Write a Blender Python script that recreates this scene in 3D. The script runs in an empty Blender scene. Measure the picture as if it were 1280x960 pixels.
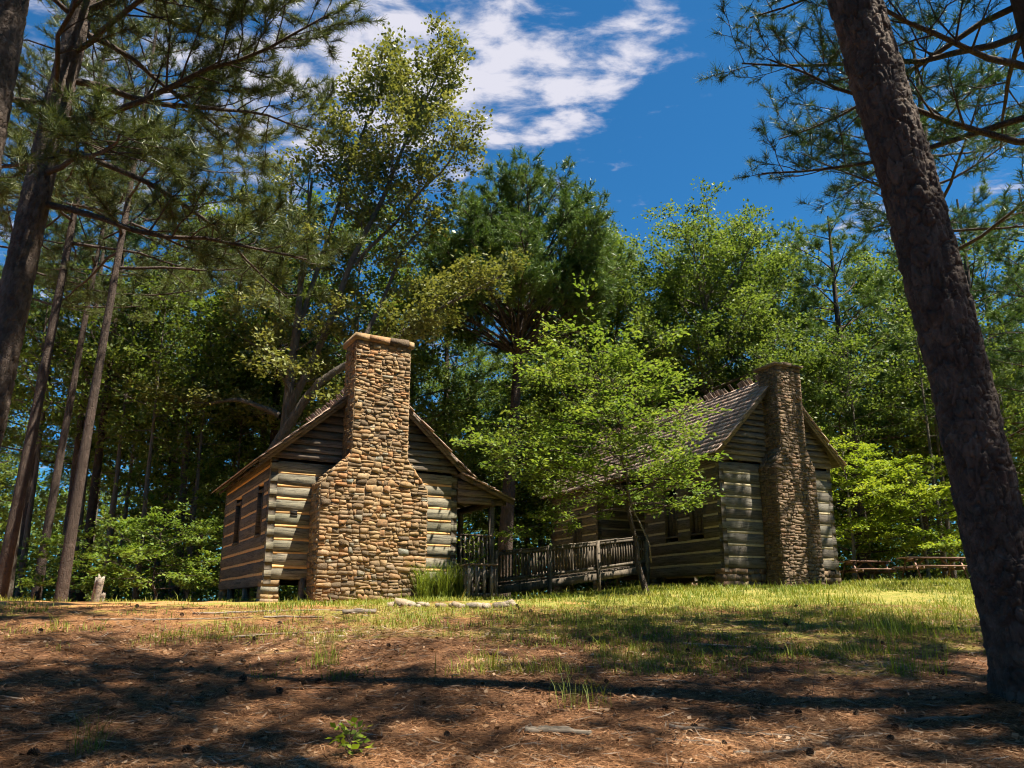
import bpy, math, random
import numpy as np
from mathutils import Matrix, Vector
R = math.radians
scene = bpy.context.scene
COL = scene.collection

# ------------------------------------------------------------------ camera
cd = bpy.data.cameras.new('camera'); cam = bpy.data.objects.new('camera', cd); COL.objects.link(cam)
cam.location = (0, 0, 1.6); cam.rotation_euler = (R(103), 0, 0)
cd.sensor_fit = 'HORIZONTAL'; cd.sensor_width = 36; cd.lens = 27; cd.shift_y = 0.04326
cd.clip_start = 0.05; cd.clip_end = 2000
scene.camera = cam
# ------------------------------------------------------------------ light
SUN_EL = 66.0
SUN_H = np.array([0.931, -0.365]); SUN_H /= np.linalg.norm(SUN_H)      # horizontal direction towards the sun
el = R(SUN_EL)
sdir = Vector((SUN_H[0]*math.cos(el), SUN_H[1]*math.cos(el), math.sin(el)))
sl = bpy.data.lights.new('sun', 'SUN'); sl.energy = 5.0; sl.angle = R(0.53); sl.color = (1.0, 0.91, 0.75)
so = bpy.data.objects.new('sun', sl); COL.objects.link(so); so.location = (30, -10, 40)
so.rotation_euler = sdir.to_track_quat('Z', 'Y').to_euler()
world = bpy.data.worlds.new('World'); scene.world = world; world.use_nodes = True
scene.view_settings.view_transform = 'Standard'; scene.view_settings.look = 'None'
scene.view_settings.gamma = 1.0; scene.view_settings.exposure = 1.8
scene.view_settings.use_curve_mapping = False
scene.cycles.max_bounces = 5; scene.cycles.diffuse_bounces = 3; scene.cycles.transmission_bounces = 4
scene.cycles.glossy_bounces = 1; scene.cycles.use_adaptive_sampling = True; scene.cycles.adaptive_threshold = 0.015; scene.cycles.filter_width = 1.1; scene.cycles.adaptive_min_samples = 8; scene.cycles.caustics_reflective = False; scene.cycles.use_denoising = True

class NT:
    """small node-tree helper"""
    def __init__(s, nt): s.nt = nt; nt.nodes.clear()
    def n(s, typ, **kw):
        nd = s.nt.nodes.new(typ)
        for k, v in kw.items():
            if k.startswith('i_'):
                key = k[2:]; key = int(key) if key.isdigit() else key.replace('_', ' ')
                nd.inputs[key].default_value = v
            else: setattr(nd, k, v)
        return nd
    def l(s, a, b): s.nt.links.new(a, b)
    def math(s, op, a, b=None, clamp=False):
        nd = s.nt.nodes.new('ShaderNodeMath'); nd.operation = op; nd.use_clamp = clamp
        for i, v in enumerate((a, b)):
            if v is None: continue
            if isinstance(v, (int, float)): nd.inputs[i].default_value = v
            else: s.l(v, nd.inputs[i])
        return nd.outputs[0]
    def ramp(s, fac, stops, interp='LINEAR'):
        nd = s.nt.nodes.new('ShaderNodeValToRGB'); cr = nd.color_ramp; cr.interpolation = interp
        while len(cr.elements) < len(stops): cr.elements.new(0.5)
        for e, (p, c) in zip(cr.elements, stops):
            e.position = p; e.color = (c[0], c[1], c[2], 1) if len(c) == 3 else c
        s.l(fac, nd.inputs[0]); return nd.outputs[0]
    def mix(s, fac, a, b, mode='MIX'):
        nd = s.nt.nodes.new('ShaderNodeMix'); nd.data_type = 'RGBA'; nd.blend_type = mode
        for i, v in ((0, fac), (6, a), (7, b)):
            if isinstance(v, (int, float)): nd.inputs[i].default_value = v
            elif isinstance(v, tuple): nd.inputs[i].default_value = (*v, 1) if len(v) == 3 else v
            else: s.l(v, nd.inputs[i])
        return nd.outputs[2]
    def noise(s, vec, scale, detail=4, rough=0.55, dist=0.0):
        nd = s.nt.nodes.new('ShaderNodeTexNoise')
        nd.inputs['Scale'].default_value = scale; nd.inputs['Detail'].default_value = detail
        nd.inputs['Roughness'].default_value = rough; nd.inputs['Distortion'].default_value = dist
        if vec is not None: s.l(vec, nd.inputs['Vector'])
        return nd.outputs['Fac']
    def mapping(s, vec, sc=(1, 1, 1), loc=(0, 0, 0)):
        nd = s.nt.nodes.new('ShaderNodeMapping'); nd.inputs['Scale'].default_value = sc; nd.inputs['Location'].default_value = loc
        s.l(vec, nd.inputs['Vector']); return nd.outputs[0]

# ---- the sky: Nishita plus a procedural layer of broken cloud
w = NT(world.node_tree)
sky = w.n('ShaderNodeTexSky', sky_type='NISHITA', sun_disc=False, sun_elevation=el,
          sun_rotation=math.atan2(SUN_H[0], SUN_H[1]), altitude=300, air_density=1.0, dust_density=0.7, ozone_density=2.5)
tc = w.n('ShaderNodeTexCoord')
sep = w.n('ShaderNodeSeparateXYZ'); w.l(tc.outputs['Generated'], sep.inputs[0])
zz = w.math('MAXIMUM', w.math('ADD', sep.outputs[2], 0.06), 0.06)
px = w.math('DIVIDE', sep.outputs[0], zz); py = w.math('DIVIDE', sep.outputs[1], zz)
cmb = w.n('ShaderNodeCombineXYZ'); w.l(px, cmb.inputs[0]); w.l(py, cmb.inputs[1])
flat = cmb.outputs[0]
detail = w.noise(w.mapping(flat, (0.8, 1.25, 1), (3.1, 1.7, 0)), 10.5, 7, 0.58, 0.2)
big = w.noise(w.mapping(flat, (1.0, 1.0, 1), (0.35, 0.2, 0)), 0.55, 2, 0.5)
def bank(cx, cy, sx, sy, amp):        # a bank of cloud at a place on the cloud layer
    dx = w.math('DIVIDE', w.math('SUBTRACT', px, cx), sx); dy = w.math('DIVIDE', w.math('SUBTRACT', py, cy), sy)
    r2 = w.math('ADD', w.math('MULTIPLY', dx, dx), w.math('MULTIPLY', dy, dy))
    return w.math('MULTIPLY', w.math('EXPONENT', w.math('MULTIPLY', r2, -1.0)), amp)
cover = w.math('MULTIPLY', w.math('SUBTRACT', big, 0.5), 0.9)
for b in ((-0.12, 1.16, 0.34, 0.30, 0.66), (-0.7, 1.25, 0.45, 0.40, 0.40), (-1.5, 2.3, 0.9, 0.9, 0.30), (0.13, 1.24, 0.09, 0.11, 0.30), (0.22, 1.09, 0.08, 0.08, 0.34), (0.03, 1.07, 0.05, 0.05, -0.16),
          (0.85, 1.66, 0.28, 0.16, 0.24), (0.46, 1.30, 0.17, 0.40, -0.40), (0.17, 1.42, 0.10, 0.10, -0.15), (0.9, 1.36, 0.2, 0.12, 0.16)):
    cover = w.math('ADD', cover, bank(*b))
cl = w.math('ADD', w.math('MULTIPLY', w.math('SUBTRACT', detail, 0.585), 2.5), cover)
mr = w.n('ShaderNodeMapRange', interpolation_type='SMOOTHSTEP'); w.l(cl, mr.inputs[0])
mr.inputs[1].default_value = 0.0; mr.inputs[2].default_value = 0.62; mr.inputs[4].default_value = 0.93
tint = w.mix(1.0, sky.outputs[0], (0.18, 0.60, 0.84), 'MULTIPLY')
cloudcol = w.mix(mr.outputs[0], (3.0, 3.2, 4.2), (4.9, 4.8, 5.3))
skycol = w.mix(mr.outputs[0], tint, cloudcol)
bg = w.n('ShaderNodeBackground'); bg.inputs['Strength'].default_value = 0.05
wo = w.n('ShaderNodeOutputWorld'); w.l(skycol, bg.inputs[0]); w.l(bg.outputs[0], wo.inputs[0])

# ------------------------------------------------------------------ helpers
def tag(o, label, cat=None, group=None, kind=None):
    if label: o['label'] = label
    if cat: o['category'] = cat
    if group: o['group'] = group
    if kind: o['kind'] = kind
    return o
def make_mesh(name, V, F, mat, smooth=False):
    """V (n,3); F (m,k) array or list of such arrays / ragged list"""
    me = bpy.data.meshes.new(name)
    V = np.asarray(V, dtype=np.float32)
    if isinstance(F, np.ndarray): Fs = [F]
    else: Fs = [np.asarray(f) for f in F]
    Fs = [f for f in Fs if len(f)]
    loops = np.concatenate([f.ravel() for f in Fs]).astype(np.int32)
    tot = np.concatenate([np.full(len(f), f.shape[1]) for f in Fs]).astype(np.int32)
    start = np.concatenate([[0], np.cumsum(tot)[:-1]]).astype(np.int32)
    me.vertices.add(len(V)); me.vertices.foreach_set('co', V.ravel())
    me.loops.add(len(loops)); me.loops.foreach_set('vertex_index', loops)
    me.polygons.add(len(tot)); me.polygons.foreach_set('loop_start', start); me.polygons.foreach_set('loop_total', tot)
    if smooth: me.polygons.foreach_set('use_smooth', np.ones(len(tot), dtype=bool))
    me.update(calc_edges=True)
    if mat is not None: me.materials.append(mat)
    return me
def obj(name, me, parent=None, loc=None, rotz=None, mat4=None):
    o = bpy.data.objects.new(name, me); COL.objects.link(o)
    if parent is not None: o.parent = parent
    if loc is not None: o.location = loc
    if rotz is not None: o.rotation_euler = (0, 0, rotz)
    if mat4 is not None: o.matrix_basis = mat4
    return o
def empty(name, loc=(0, 0, 0), rotz=0, parent=None):
    o = obj(name, None, parent, loc, rotz); o.empty_display_size = 0.2; return o
class MB:
    """collects geometry (quads and tris)"""
    def __init__(s): s.V = []; s.Q = []; s.T = []; s.n = 0
    def add(s, V, F):
        V = np.asarray(V, float); F = np.asarray(F)
        s.V.append(V); (s.Q if F.shape[1] == 4 else s.T).append(F + s.n); s.n += len(V); return s
    def box(s, x0, x1, y0, y1, z0, z1, j=0.0, rng=None):
        V = np.array([(x, y, z) for z in (z0, z1) for y in (y0, y1) for x in (x0, x1)], float)
        if j: V += rng.uniform(-j, j, V.shape)
        return s.add(V, BOXF)
    def hexa(s, V): return s.add(V, BOXF)
    def tube(s, P, rad, n=8, cap=True):
        V, F = tube(P, rad, n); s.add(V, F)
        if cap:
            k = s.n; c = np.vstack([P[0], P[-1]]); m = len(P)
            s.V.append(c); s.n += 2; base = k - len(V)
            i = np.arange(n)
            s.T.append(np.stack([np.full(n, k), base + (i+1) % n, base + i], 1))
            s.T.append(np.stack([np.full(n, k+1), base + (m-1)*n + i, base + (m-1)*n + (i+1) % n], 1))
        return s
    def mesh(s, name, mat, smooth=False):
        F = []
        if s.Q: F.append(np.vstack(s.Q))
        if s.T: F.append(np.vstack(s.T))
        return make_mesh(name, np.vstack(s.V), F, mat, smooth)
BOXF = np.array([(0, 2, 3, 1), (4, 5, 7, 6), (0, 1, 5, 4), (2, 6, 7, 3), (0, 4, 6, 2), (1, 3, 7, 5)])
def tube(P, rad, n=8):
    P = np.asarray(P, float); m = len(P); rad = np.broadcast_to(np.asarray(rad, float), (m,))
    T = np.gradient(P, axis=0); T /= np.linalg.norm(T, axis=1)[:, None] + 1e-9
    ref = np.array([1.0, 0, 0]) if abs(T[0, 0]) < 0.8 else np.array([0, 1.0, 0])
    A = ref - (T @ ref)[:, None]*T; A /= np.linalg.norm(A, axis=1)[:, None] + 1e-9
    B = np.cross(T, A)
    a = np.arange(n)*2*np.pi/n
    V = P[:, None, :] + rad[:, None, None]*(np.cos(a)[None, :, None]*A[:, None, :] + np.sin(a)[None, :, None]*B[:, None, :])
    i = np.arange(n); r = np.arange(m-1)[:, None]*n
    F = np.stack([r + i, r + (i+1) % n, r + n + (i+1) % n, r + n + i], -1).reshape(-1, 4)
    return V.reshape(-1, 3), F
def hash3(i, j, k, seed):
    h = (i*374761393 + j*668265263 + k*2147483647 + seed*1274126177) & 0xffffffff
    h = ((h ^ (h >> 13))*1274126177) & 0xffffffff
    h = h ^ (h >> 16)
    return (h & 0xffff)/65535.0
def vnoise(P, seed=0):
    P = np.asarray(P, float); I = np.floor(P).astype(np.int64); f = P - I; f = f*f*(3-2*f)
    out = 0
    for a in (0, 1):
        for b in (0, 1):
            for c in (0, 1):
                wgt = (f[:, 0] if a else 1-f[:, 0])*(f[:, 1] if b else 1-f[:, 1])*(f[:, 2] if c else 1-f[:, 2])
                out = out + wgt*hash3(I[:, 0]+a, I[:, 1]+b, I[:, 2]+c, seed)
    return out*2-1
def fbm(P, seed=0, octaves=4):
    s = 0; a = 1.0; P = np.asarray(P, float).copy(); t = 0
    for o in range(octaves):
        s = s + a*vnoise(P, seed+o*17); t += a; a *= 0.5; P = P*2.03 + 7.1
    return s/t
def sm(t): t = np.clip(t, 0, 1); return t*t*(3-2*t)
def ground(x, y):
    x = np.asarray(x, float); y = np.asarray(y, float)
    a = 0.1*np.clip(y, -25, 300)
    P = 1.72 + 0.42*sm((x+1.5)/7) + 0.16*sm((x-8)/6) + 0.20*sm((x-10.5)/3)*sm((y-25)/4)
    k = 0.15
    m = np.minimum(a, P); z = m - k*np.log(np.exp(-(a-m)/k) + np.exp(-(P-m)/k))
    p3 = np.stack([x.ravel(), y.ravel(), np.zeros(x.size)], 1)
    z = z + 0.045*vnoise(p3*0.45, 5).reshape(x.shape) + 0.018*vnoise(p3*1.7, 9).reshape(x.shape)
    z = z + 0.16*np.exp(-((x-4.45)**2 + (y-6.7)**2)/1.1)             # mound of straw about the near pine
    z = z + 0.10*np.exp(-((x+1.15)**2/0.9 + (y-16.1)**2/0.35))       # earth heaped in the stone-edged bed
    z = z + 0.07*np.exp(-((x+12.5)**2/9 + (y-17.5)**2/2))
    return z
def gz(x, y): return float(ground(np.array([x]), np.array([y]))[0])

# ------------------------------------------------------------------ materials
def new_mat(name):
    m = bpy.data.materials.new(name); m.use_nodes = True; return m, NT(m.node_tree)
def finish(t, col, rough=0.85, bump=None, bs=0.3, bd=0.02, spec=0.25):
    b = t.n('ShaderNodeBsdfPrincipled'); o = t.n('ShaderNodeOutputMaterial')
    if isinstance(col, tuple): b.inputs['Base Color'].default_value = (*col, 1)
    else: t.l(col, b.inputs['Base Color'])
    b.inputs['Roughness'].default_value = rough; b.inputs['Specular IOR Level'].default_value = spec
    if bump is not None:
        bn = t.n('ShaderNodeBump'); bn.inputs['Strength'].default_value = bs; bn.inputs['Distance'].default_value = bd
        t.l(bump, bn.inputs['Height']); t.l(bn.outputs[0], b.inputs['Normal'])
    t.l(b.outputs[0], o.inputs[0])
def wood_mat(name, stops, grain=(0.9, 0.9, 12), rnd='object', dark=(0.03, 0.026, 0.02), rough=0.85, blotch=0.55):
    m, t = new_mat(name)
    tcn = t.n('ShaderNodeTexCoord'); co = tcn.outputs['Object']
    if rnd == 'object': r = t.n('ShaderNodeObjectInfo').outputs['Random']
    else: r = t.n('ShaderNodeNewGeometry').outputs['Random Per Island']
    off = t.n('ShaderNodeVectorMath', operation='ADD'); t.l(co, off.inputs[0])
    cb = t.n('ShaderNodeCombineXYZ'); t.l(t.math('MULTIPLY', r, 37.0), cb.inputs[0]); t.l(t.math('MULTIPLY', r, 91.0), cb.inputs[2]); t.l(cb.outputs[0], off.inputs[1])
    g = t.noise(t.mapping(off.outputs[0], grain), 1.6, 6, 0.65, 0.6)
    bl = t.noise(off.outputs[0], 2.3, 3, 0.6)
    base = t.ramp(r, stops)
    c = t.mix(t.math('MULTIPLY', t.ramp(g, [(0.38, (1, 1, 1)), (0.52, (0, 0, 0))]), 0.88), base, dark)
    c = t.mix(t.math('MULTIPLY', t.ramp(bl, [(0.42, (0, 0, 0)), (0.7, (1, 1, 1))]), blotch), c, t.mix(0.5, base, dark))
    crk = t.noise(t.mapping(off.outputs[0], (0.35, 0.35, 26)), 1.8, 4, 0.6, 0.8)
    c = t.mix(t.math('MULTIPLY', t.ramp(crk, [(0.455, (0, 0, 0)), (0.485, (1, 1, 1)), (0.50, (1, 1, 1)), (0.53, (0, 0, 0))]), 0.55), c, dark)
    knots = t.noise(t.mapping(off.outputs[0], (1, 1, 2.5)), 5.0, 3, 0.6)
    c = t.mix(t.math('MULTIPLY', t.ramp(knots, [(0.62, (0, 0, 0)), (0.72, (1, 1, 1))]), 0.7), c, dark)
    finish(t, c, rough, g, 0.35, 0.006)
    return m
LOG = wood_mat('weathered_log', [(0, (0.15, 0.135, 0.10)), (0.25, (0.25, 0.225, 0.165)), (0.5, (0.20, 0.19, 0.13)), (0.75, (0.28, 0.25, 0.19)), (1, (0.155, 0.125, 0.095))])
LOGS = wood_mat('shaded_side_log', [(0, (0.08, 0.064, 0.047)), (0.3, (0.13, 0.106, 0.077)), (0.6, (0.10, 0.081, 0.059)), (1, (0.155, 0.125, 0.093))])  # darker copy of the log wood; the side walls' shade is in its colour
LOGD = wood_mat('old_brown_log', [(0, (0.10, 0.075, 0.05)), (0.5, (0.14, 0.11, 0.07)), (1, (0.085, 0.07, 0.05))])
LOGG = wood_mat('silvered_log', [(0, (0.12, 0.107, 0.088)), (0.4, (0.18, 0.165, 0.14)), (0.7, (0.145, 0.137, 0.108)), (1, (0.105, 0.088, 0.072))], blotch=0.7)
BOARD = wood_mat('siding_wood', [(0, (0.14, 0.11, 0.08)), (0.5, (0.22, 0.18, 0.14)), (1, (0.18, 0.14, 0.11))])
DARKW = wood_mat('dark_board_wood', [(0, (0.07, 0.055, 0.04)), (1, (0.12, 0.09, 0.065))])
POSTW = wood_mat('post_wood', [(0, (0.15, 0.125, 0.10)), (0.5, (0.21, 0.17, 0.135)), (1, (0.26, 0.22, 0.18))], grain=(18, 18, 1.3))
RAILW = wood_mat('rail_wood', [(0, (0.16, 0.11, 0.085)), (1, (0.24, 0.17, 0.13))])
RAMPW = wood_mat('ramp_wood', [(0, (0.10, 0.08, 0.06)), (0.6, (0.15, 0.12, 0.09)), (1, (0.20, 0.165, 0.125))], grain=(12, 12, 1.6))
SHING = wood_mat('cedar_shingle', [(0, (0.34, 0.22, 0.17)), (0.35, (0.52, 0.37, 0.29)), (0.7, (0.40, 0.28, 0.22)), (1, (0.60, 0.45, 0.36))], grain=(30, 2, 30), blotch=0.35)
SHINGM = wood_mat('cedar_shingle_mass', [(0, (0.34, 0.22, 0.17)), (0.35, (0.52, 0.37, 0.29)), (0.7, (0.40, 0.28, 0.22)), (1, (0.60, 0.45, 0.36))], grain=(4, 4, 4), rnd='island', blotch=0.35)
TABLEW = wood_mat('table_wood', [(0, (0.22, 0.13, 0.10)), (1, (0.30, 0.17, 0.13))], grain=(1.5, 20, 20))
def earth_mat(name, c0, c1, sc=9, bs=0.5):
    m, t = new_mat(name); co = t.n('ShaderNodeTexCoord').outputs['Object']
    g = t.noise(co, sc, 6, 0.65); f = t.noise(co, sc*7, 3, 0.6)
    finish(t, t.mix(t.ramp(g, [(0.35, (0, 0, 0)), (0.65, (1, 1, 1))]), c0, c1), 0.95, f, bs, 0.01)
    return m
CHINK = earth_mat('clay_chinking', (0.48, 0.265, 0.105), (0.60, 0.365, 0.155), 6)
CHINKG = earth_mat('pale_chinking', (0.30, 0.24, 0.15), (0.42, 0.35, 0.22), 6)
MORTAR = earth_mat('clay_mortar', (0.17, 0.115, 0.065), (0.30, 0.21, 0.12), 12)
MORTARD = earth_mat('dark_mortar', (0.07, 0.05, 0.035), (0.14, 0.095, 0.06), 12)
def stone_mat(name, stops, rnd='object'):
    m, t = new_mat(name); co = t.n('ShaderNodeTexCoord').outputs['Object']
    r = t.n('ShaderNodeObjectInfo').outputs['Random'] if rnd == 'object' else t.n('ShaderNodeNewGeometry').outputs['Random Per Island']
    cb = t.n('ShaderNodeCombineXYZ'); t.l(t.math('MULTIPLY', r, 53.0), cb.inputs[0]); t.l(t.math('MULTIPLY', r, 19.0), cb.inputs[2])
    off = t.n('ShaderNodeVectorMath', operation='ADD'); t.l(co, off.inputs[0]); t.l(cb.outputs[0], off.inputs[1])
    g = t.noise(off.outputs[0], 7, 5, 0.65); f = t.noise(t.mapping(off.outputs[0], (1, 1, 2.2)), 26, 5, 0.7)
    base = t.ramp(r, stops)
    c = t.mix(t.ramp(g, [(0.38, (0, 0, 0)), (0.7, (1, 1, 1))]), base, t.mix(1.0, base, (0.62, 0.5, 0.36), 'MULTIPLY'))
    c = t.mix(t.math('MULTIPLY', t.ramp(f, [(0.5, (0, 0, 0)), (0.75, (1, 1, 1))]), 0.35), c, (0.40, 0.32, 0.21))
    c = t.mix(t.math('MULTIPLY', t.ramp(t.noise(co, 0.9, 4, 0.6), [(0.48, (0, 0, 0)), (0.68, (1, 1, 1))]), 0.6), c, (0.10, 0.075, 0.05))
    lich = t.noise(co, 15, 4, 0.7)
    c = t.mix(t.math('MULTIPLY', t.ramp(lich, [(0.5, (0, 0, 0)), (0.62, (1, 1, 1))]), 0.5), c, (0.13, 0.095, 0.06))
    finish(t, c, 0.9, t.math('ADD', f, t.math('MULTIPLY', g, 0.5)), 0.8, 0.016)
    return m
ST1 = [(0, (0.281, 0.176, 0.083)), (0.12, (0.353, 0.247, 0.135)), (0.24, (0.156, 0.103, 0.058)), (0.36, (0.392, 0.277, 0.153)), (0.48, (0.317, 0.164, 0.071)), (0.58, (0.246, 0.179, 0.107)),
       (0.68, (0.084, 0.061, 0.043)), (0.77, (0.372, 0.257, 0.129)), (0.86, (0.297, 0.225, 0.152)), (0.93, (0.384, 0.200, 0.086)), (0.97, (0.176, 0.187, 0.163)), (1, (0.341, 0.295, 0.218))]
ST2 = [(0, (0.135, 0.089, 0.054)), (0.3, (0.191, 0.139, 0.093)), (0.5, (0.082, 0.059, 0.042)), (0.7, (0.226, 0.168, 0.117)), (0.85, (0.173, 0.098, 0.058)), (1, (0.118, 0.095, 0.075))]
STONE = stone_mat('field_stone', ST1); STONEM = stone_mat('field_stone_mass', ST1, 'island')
STONEB = stone_mat('dark_stone', ST2); STONEBM = stone_mat('dark_stone_mass', ST2, 'island')  # darker stone tones for the farther chimney, footings and piers
STG = [(0, (0.26, 0.23, 0.19)), (0.4, (0.38, 0.34, 0.28)), (0.7, (0.32, 0.25, 0.18)), (1, (0.45, 0.42, 0.37))]
ROCK = stone_mat('pale_rock', STG)
def leaf_mat(name, stops, trans=0.35, rough=0.5, tc=(1.25, 1.2, 0.55)):
    m, t = new_mat(name); geo = t.n('ShaderNodeNewGeometry'); r = geo.outputs['Random Per Island']
    co = t.n('ShaderNodeTexCoord').outputs['Object']
    cl = t.noise(co, 0.55, 2, 0.5)
    f = t.math('ADD', t.math('MULTIPLY', r, 0.55), t.math('MULTIPLY', t.ramp(cl, [(0.3, (0, 0, 0)), (0.7, (1, 1, 1))]), 0.45))
    c = t.ramp(f, stops)
    b = t.n('ShaderNodeBsdfPrincipled'); t.l(c, b.inputs['Base Color']); b.inputs['Roughness'].default_value = rough; b.inputs['Specular IOR Level'].default_value = 0.18
    tr = t.n('ShaderNodeBsdfTranslucent'); t.l(t.mix(1.0, c, tc, 'MULTIPLY'), tr.inputs[0])
    ms = t.n('ShaderNodeMixShader'); ms.inputs[0].default_value = trans; t.l(b.outputs[0], ms.inputs[1]); t.l(tr.outputs[0], ms.inputs[2])
    o = t.n('ShaderNodeOutputMaterial'); t.l(ms.outputs[0], o.inputs[0]); return m
OAKL = leaf_mat('oak_leaf', [(0, (0.05, 0.088, 0.02)), (0.5, (0.10, 0.15, 0.033)), (1, (0.17, 0.21, 0.062))], 0.45, 0.5)
GUML = leaf_mat('olive_leaf', [(0, (0.075, 0.095, 0.028)), (0.5, (0.15, 0.165, 0.05)), (1, (0.24, 0.24, 0.10))], 0.32, 0.42)
DOGL = leaf_mat('dogwood_leaf', [(0, (0.065, 0.12, 0.022)), (0.4, (0.115, 0.18, 0.033)), (0.8, (0.175, 0.23, 0.052)), (1, (0.25, 0.28, 0.085))], 0.45)
LIMEL = leaf_mat('lime_leaf', [(0, (0.11, 0.18, 0.02)), (0.5, (0.19, 0.26, 0.03)), (1, (0.29, 0.32, 0.05))], 0.45)
DARKL = leaf_mat('shade_leaf', [(0, (0.045, 0.082, 0.02)), (0.5, (0.085, 0.135, 0.032)), (1, (0.15, 0.19, 0.055))], 0.48)
NEED = leaf_mat('pine_needle', [(0, (0.022, 0.05, 0.016)), (0.5, (0.045, 0.09, 0.025)), (1, (0.085, 0.125, 0.035))], 0.22, 0.4)
NEEDO = leaf_mat('olive_needle', [(0, (0.04, 0.06, 0.02)), (0.5, (0.075, 0.10, 0.03)), (1, (0.14, 0.15, 0.055))], 0.22, 0.4)
NEEDB = leaf_mat('bright_needle', [(0, (0.042, 0.085, 0.022)), (0.5, (0.085, 0.145, 0.034)), (1, (0.15, 0.205, 0.055))], 0.22, 0.4)
GRASSM = leaf_mat('grass_blade', [(0, (0.085, 0.135, 0.018)), (0.45, (0.155, 0.195, 0.027)), (0.75, (0.25, 0.25, 0.045)), (1, (0.40, 0.31, 0.12))], 0.3, 0.55)
STRAWM = leaf_mat('straw_needle', [(0, (0.06, 0.026, 0.014)), (0.35, (0.16, 0.075, 0.034)), (0.7, (0.29, 0.15, 0.07)), (1, (0.46, 0.32, 0.20))], 0.1, 0.6, (1.1, 1, 0.8))
LITTERM = leaf_mat('leaf_litter', [(0, (0.07, 0.035, 0.02)), (0.5, (0.20, 0.115, 0.06)), (1, (0.36, 0.27, 0.19))], 0.1, 0.7, (1.1, 1, 0.8))
TWIGM = leaf_mat('twig_litter', [(0, (0.05, 0.035, 0.027)), (0.6, (0.13, 0.095, 0.07)), (1, (0.38, 0.32, 0.26))], 0.02, 0.8, (1, 1, 1))
def bark_mat(name, c0, c1, c2, sc=6, zs=0.35, bs=0.8, plate=0.0):
    m, t = new_mat(name); co = t.n('ShaderNodeTexCoord').outputs['Object']
    wn = t.n('ShaderNodeTexNoise'); t.l(co, wn.inputs['Vector']); wn.inputs['Scale'].default_value = 5.0; wn.inputs['Detail'].default_value = 3
    wv = t.n('ShaderNodeVectorMath', operation='MULTIPLY_ADD'); t.l(wn.outputs['Color'], wv.inputs[0]); wv.inputs[1].default_value = (0.22, 0.22, 0.5); t.l(co, wv.inputs[2])
    cw = wv.outputs[0]
    g = t.noise(t.mapping(co, (1, 1, zs)), sc, 6, 0.65, 0.5); f = t.noise(co, sc*6, 4, 0.65)
    v = t.n('ShaderNodeTexVoronoi', feature='DISTANCE_TO_EDGE'); t.l(t.mapping(cw, (1, 1, zs*0.9)), v.inputs['Vector']); v.inputs['Scale'].default_value = sc*1.9
    c = t.ramp(g, [(0.3, c0), (0.5, c1), (0.72, c2)])
    c = t.mix(t.math('MULTIPLY', f, 0.35), c, c2)
    if plate:
        at_ = t.n('ShaderNodeAttribute', attribute_name='plate')
        c = t.mix(t.math('MULTIPLY', at_.outputs['Fac'], plate), c, c2)
    h = t.math('ADD', t.math('MULTIPLY', t.math('MINIMUM', v.outputs['Distance'], 0.16), 4.0), t.math('MULTIPLY', f, 0.5))
    finish(t, c, 0.9, h, bs, 0.03)
    return m
BARKP = bark_mat('pine_bark', (0.027, 0.019, 0.015), (0.048, 0.034, 0.027), (0.10, 0.072, 0.058), 7, 0.5)
BARKH = bark_mat('near_pine_bark', (0.022, 0.0155, 0.0125), (0.042, 0.031, 0.026), (0.125, 0.094, 0.077), 5, 0.8, 0.5, 0.75)
BARKD = bark_mat('limb_bark', (0.03, 0.022, 0.018), (0.05, 0.037, 0.03), (0.09, 0.068, 0.055), 7, 0.5)
BARKO = bark_mat('oak_bark', (0.05, 0.042, 0.034), (0.09, 0.075, 0.06), (0.15, 0.13, 0.105), 8, 0.25)
BARKG = bark_mat('grey_bark', (0.10, 0.09, 0.075), (0.17, 0.15, 0.125), (0.27, 0.24, 0.20), 8, 0.4)
DEADW = wood_mat('bleached_wood', [(0, (0.16, 0.125, 0.095)), (1, (0.31, 0.26, 0.21))], grain=(2, 14, 14))
TWIGW = wood_mat('twig_wood', [(0, (0.09, 0.065, 0.05)), (1, (0.22, 0.17, 0.13))], grain=(3, 3, 3))

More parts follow.
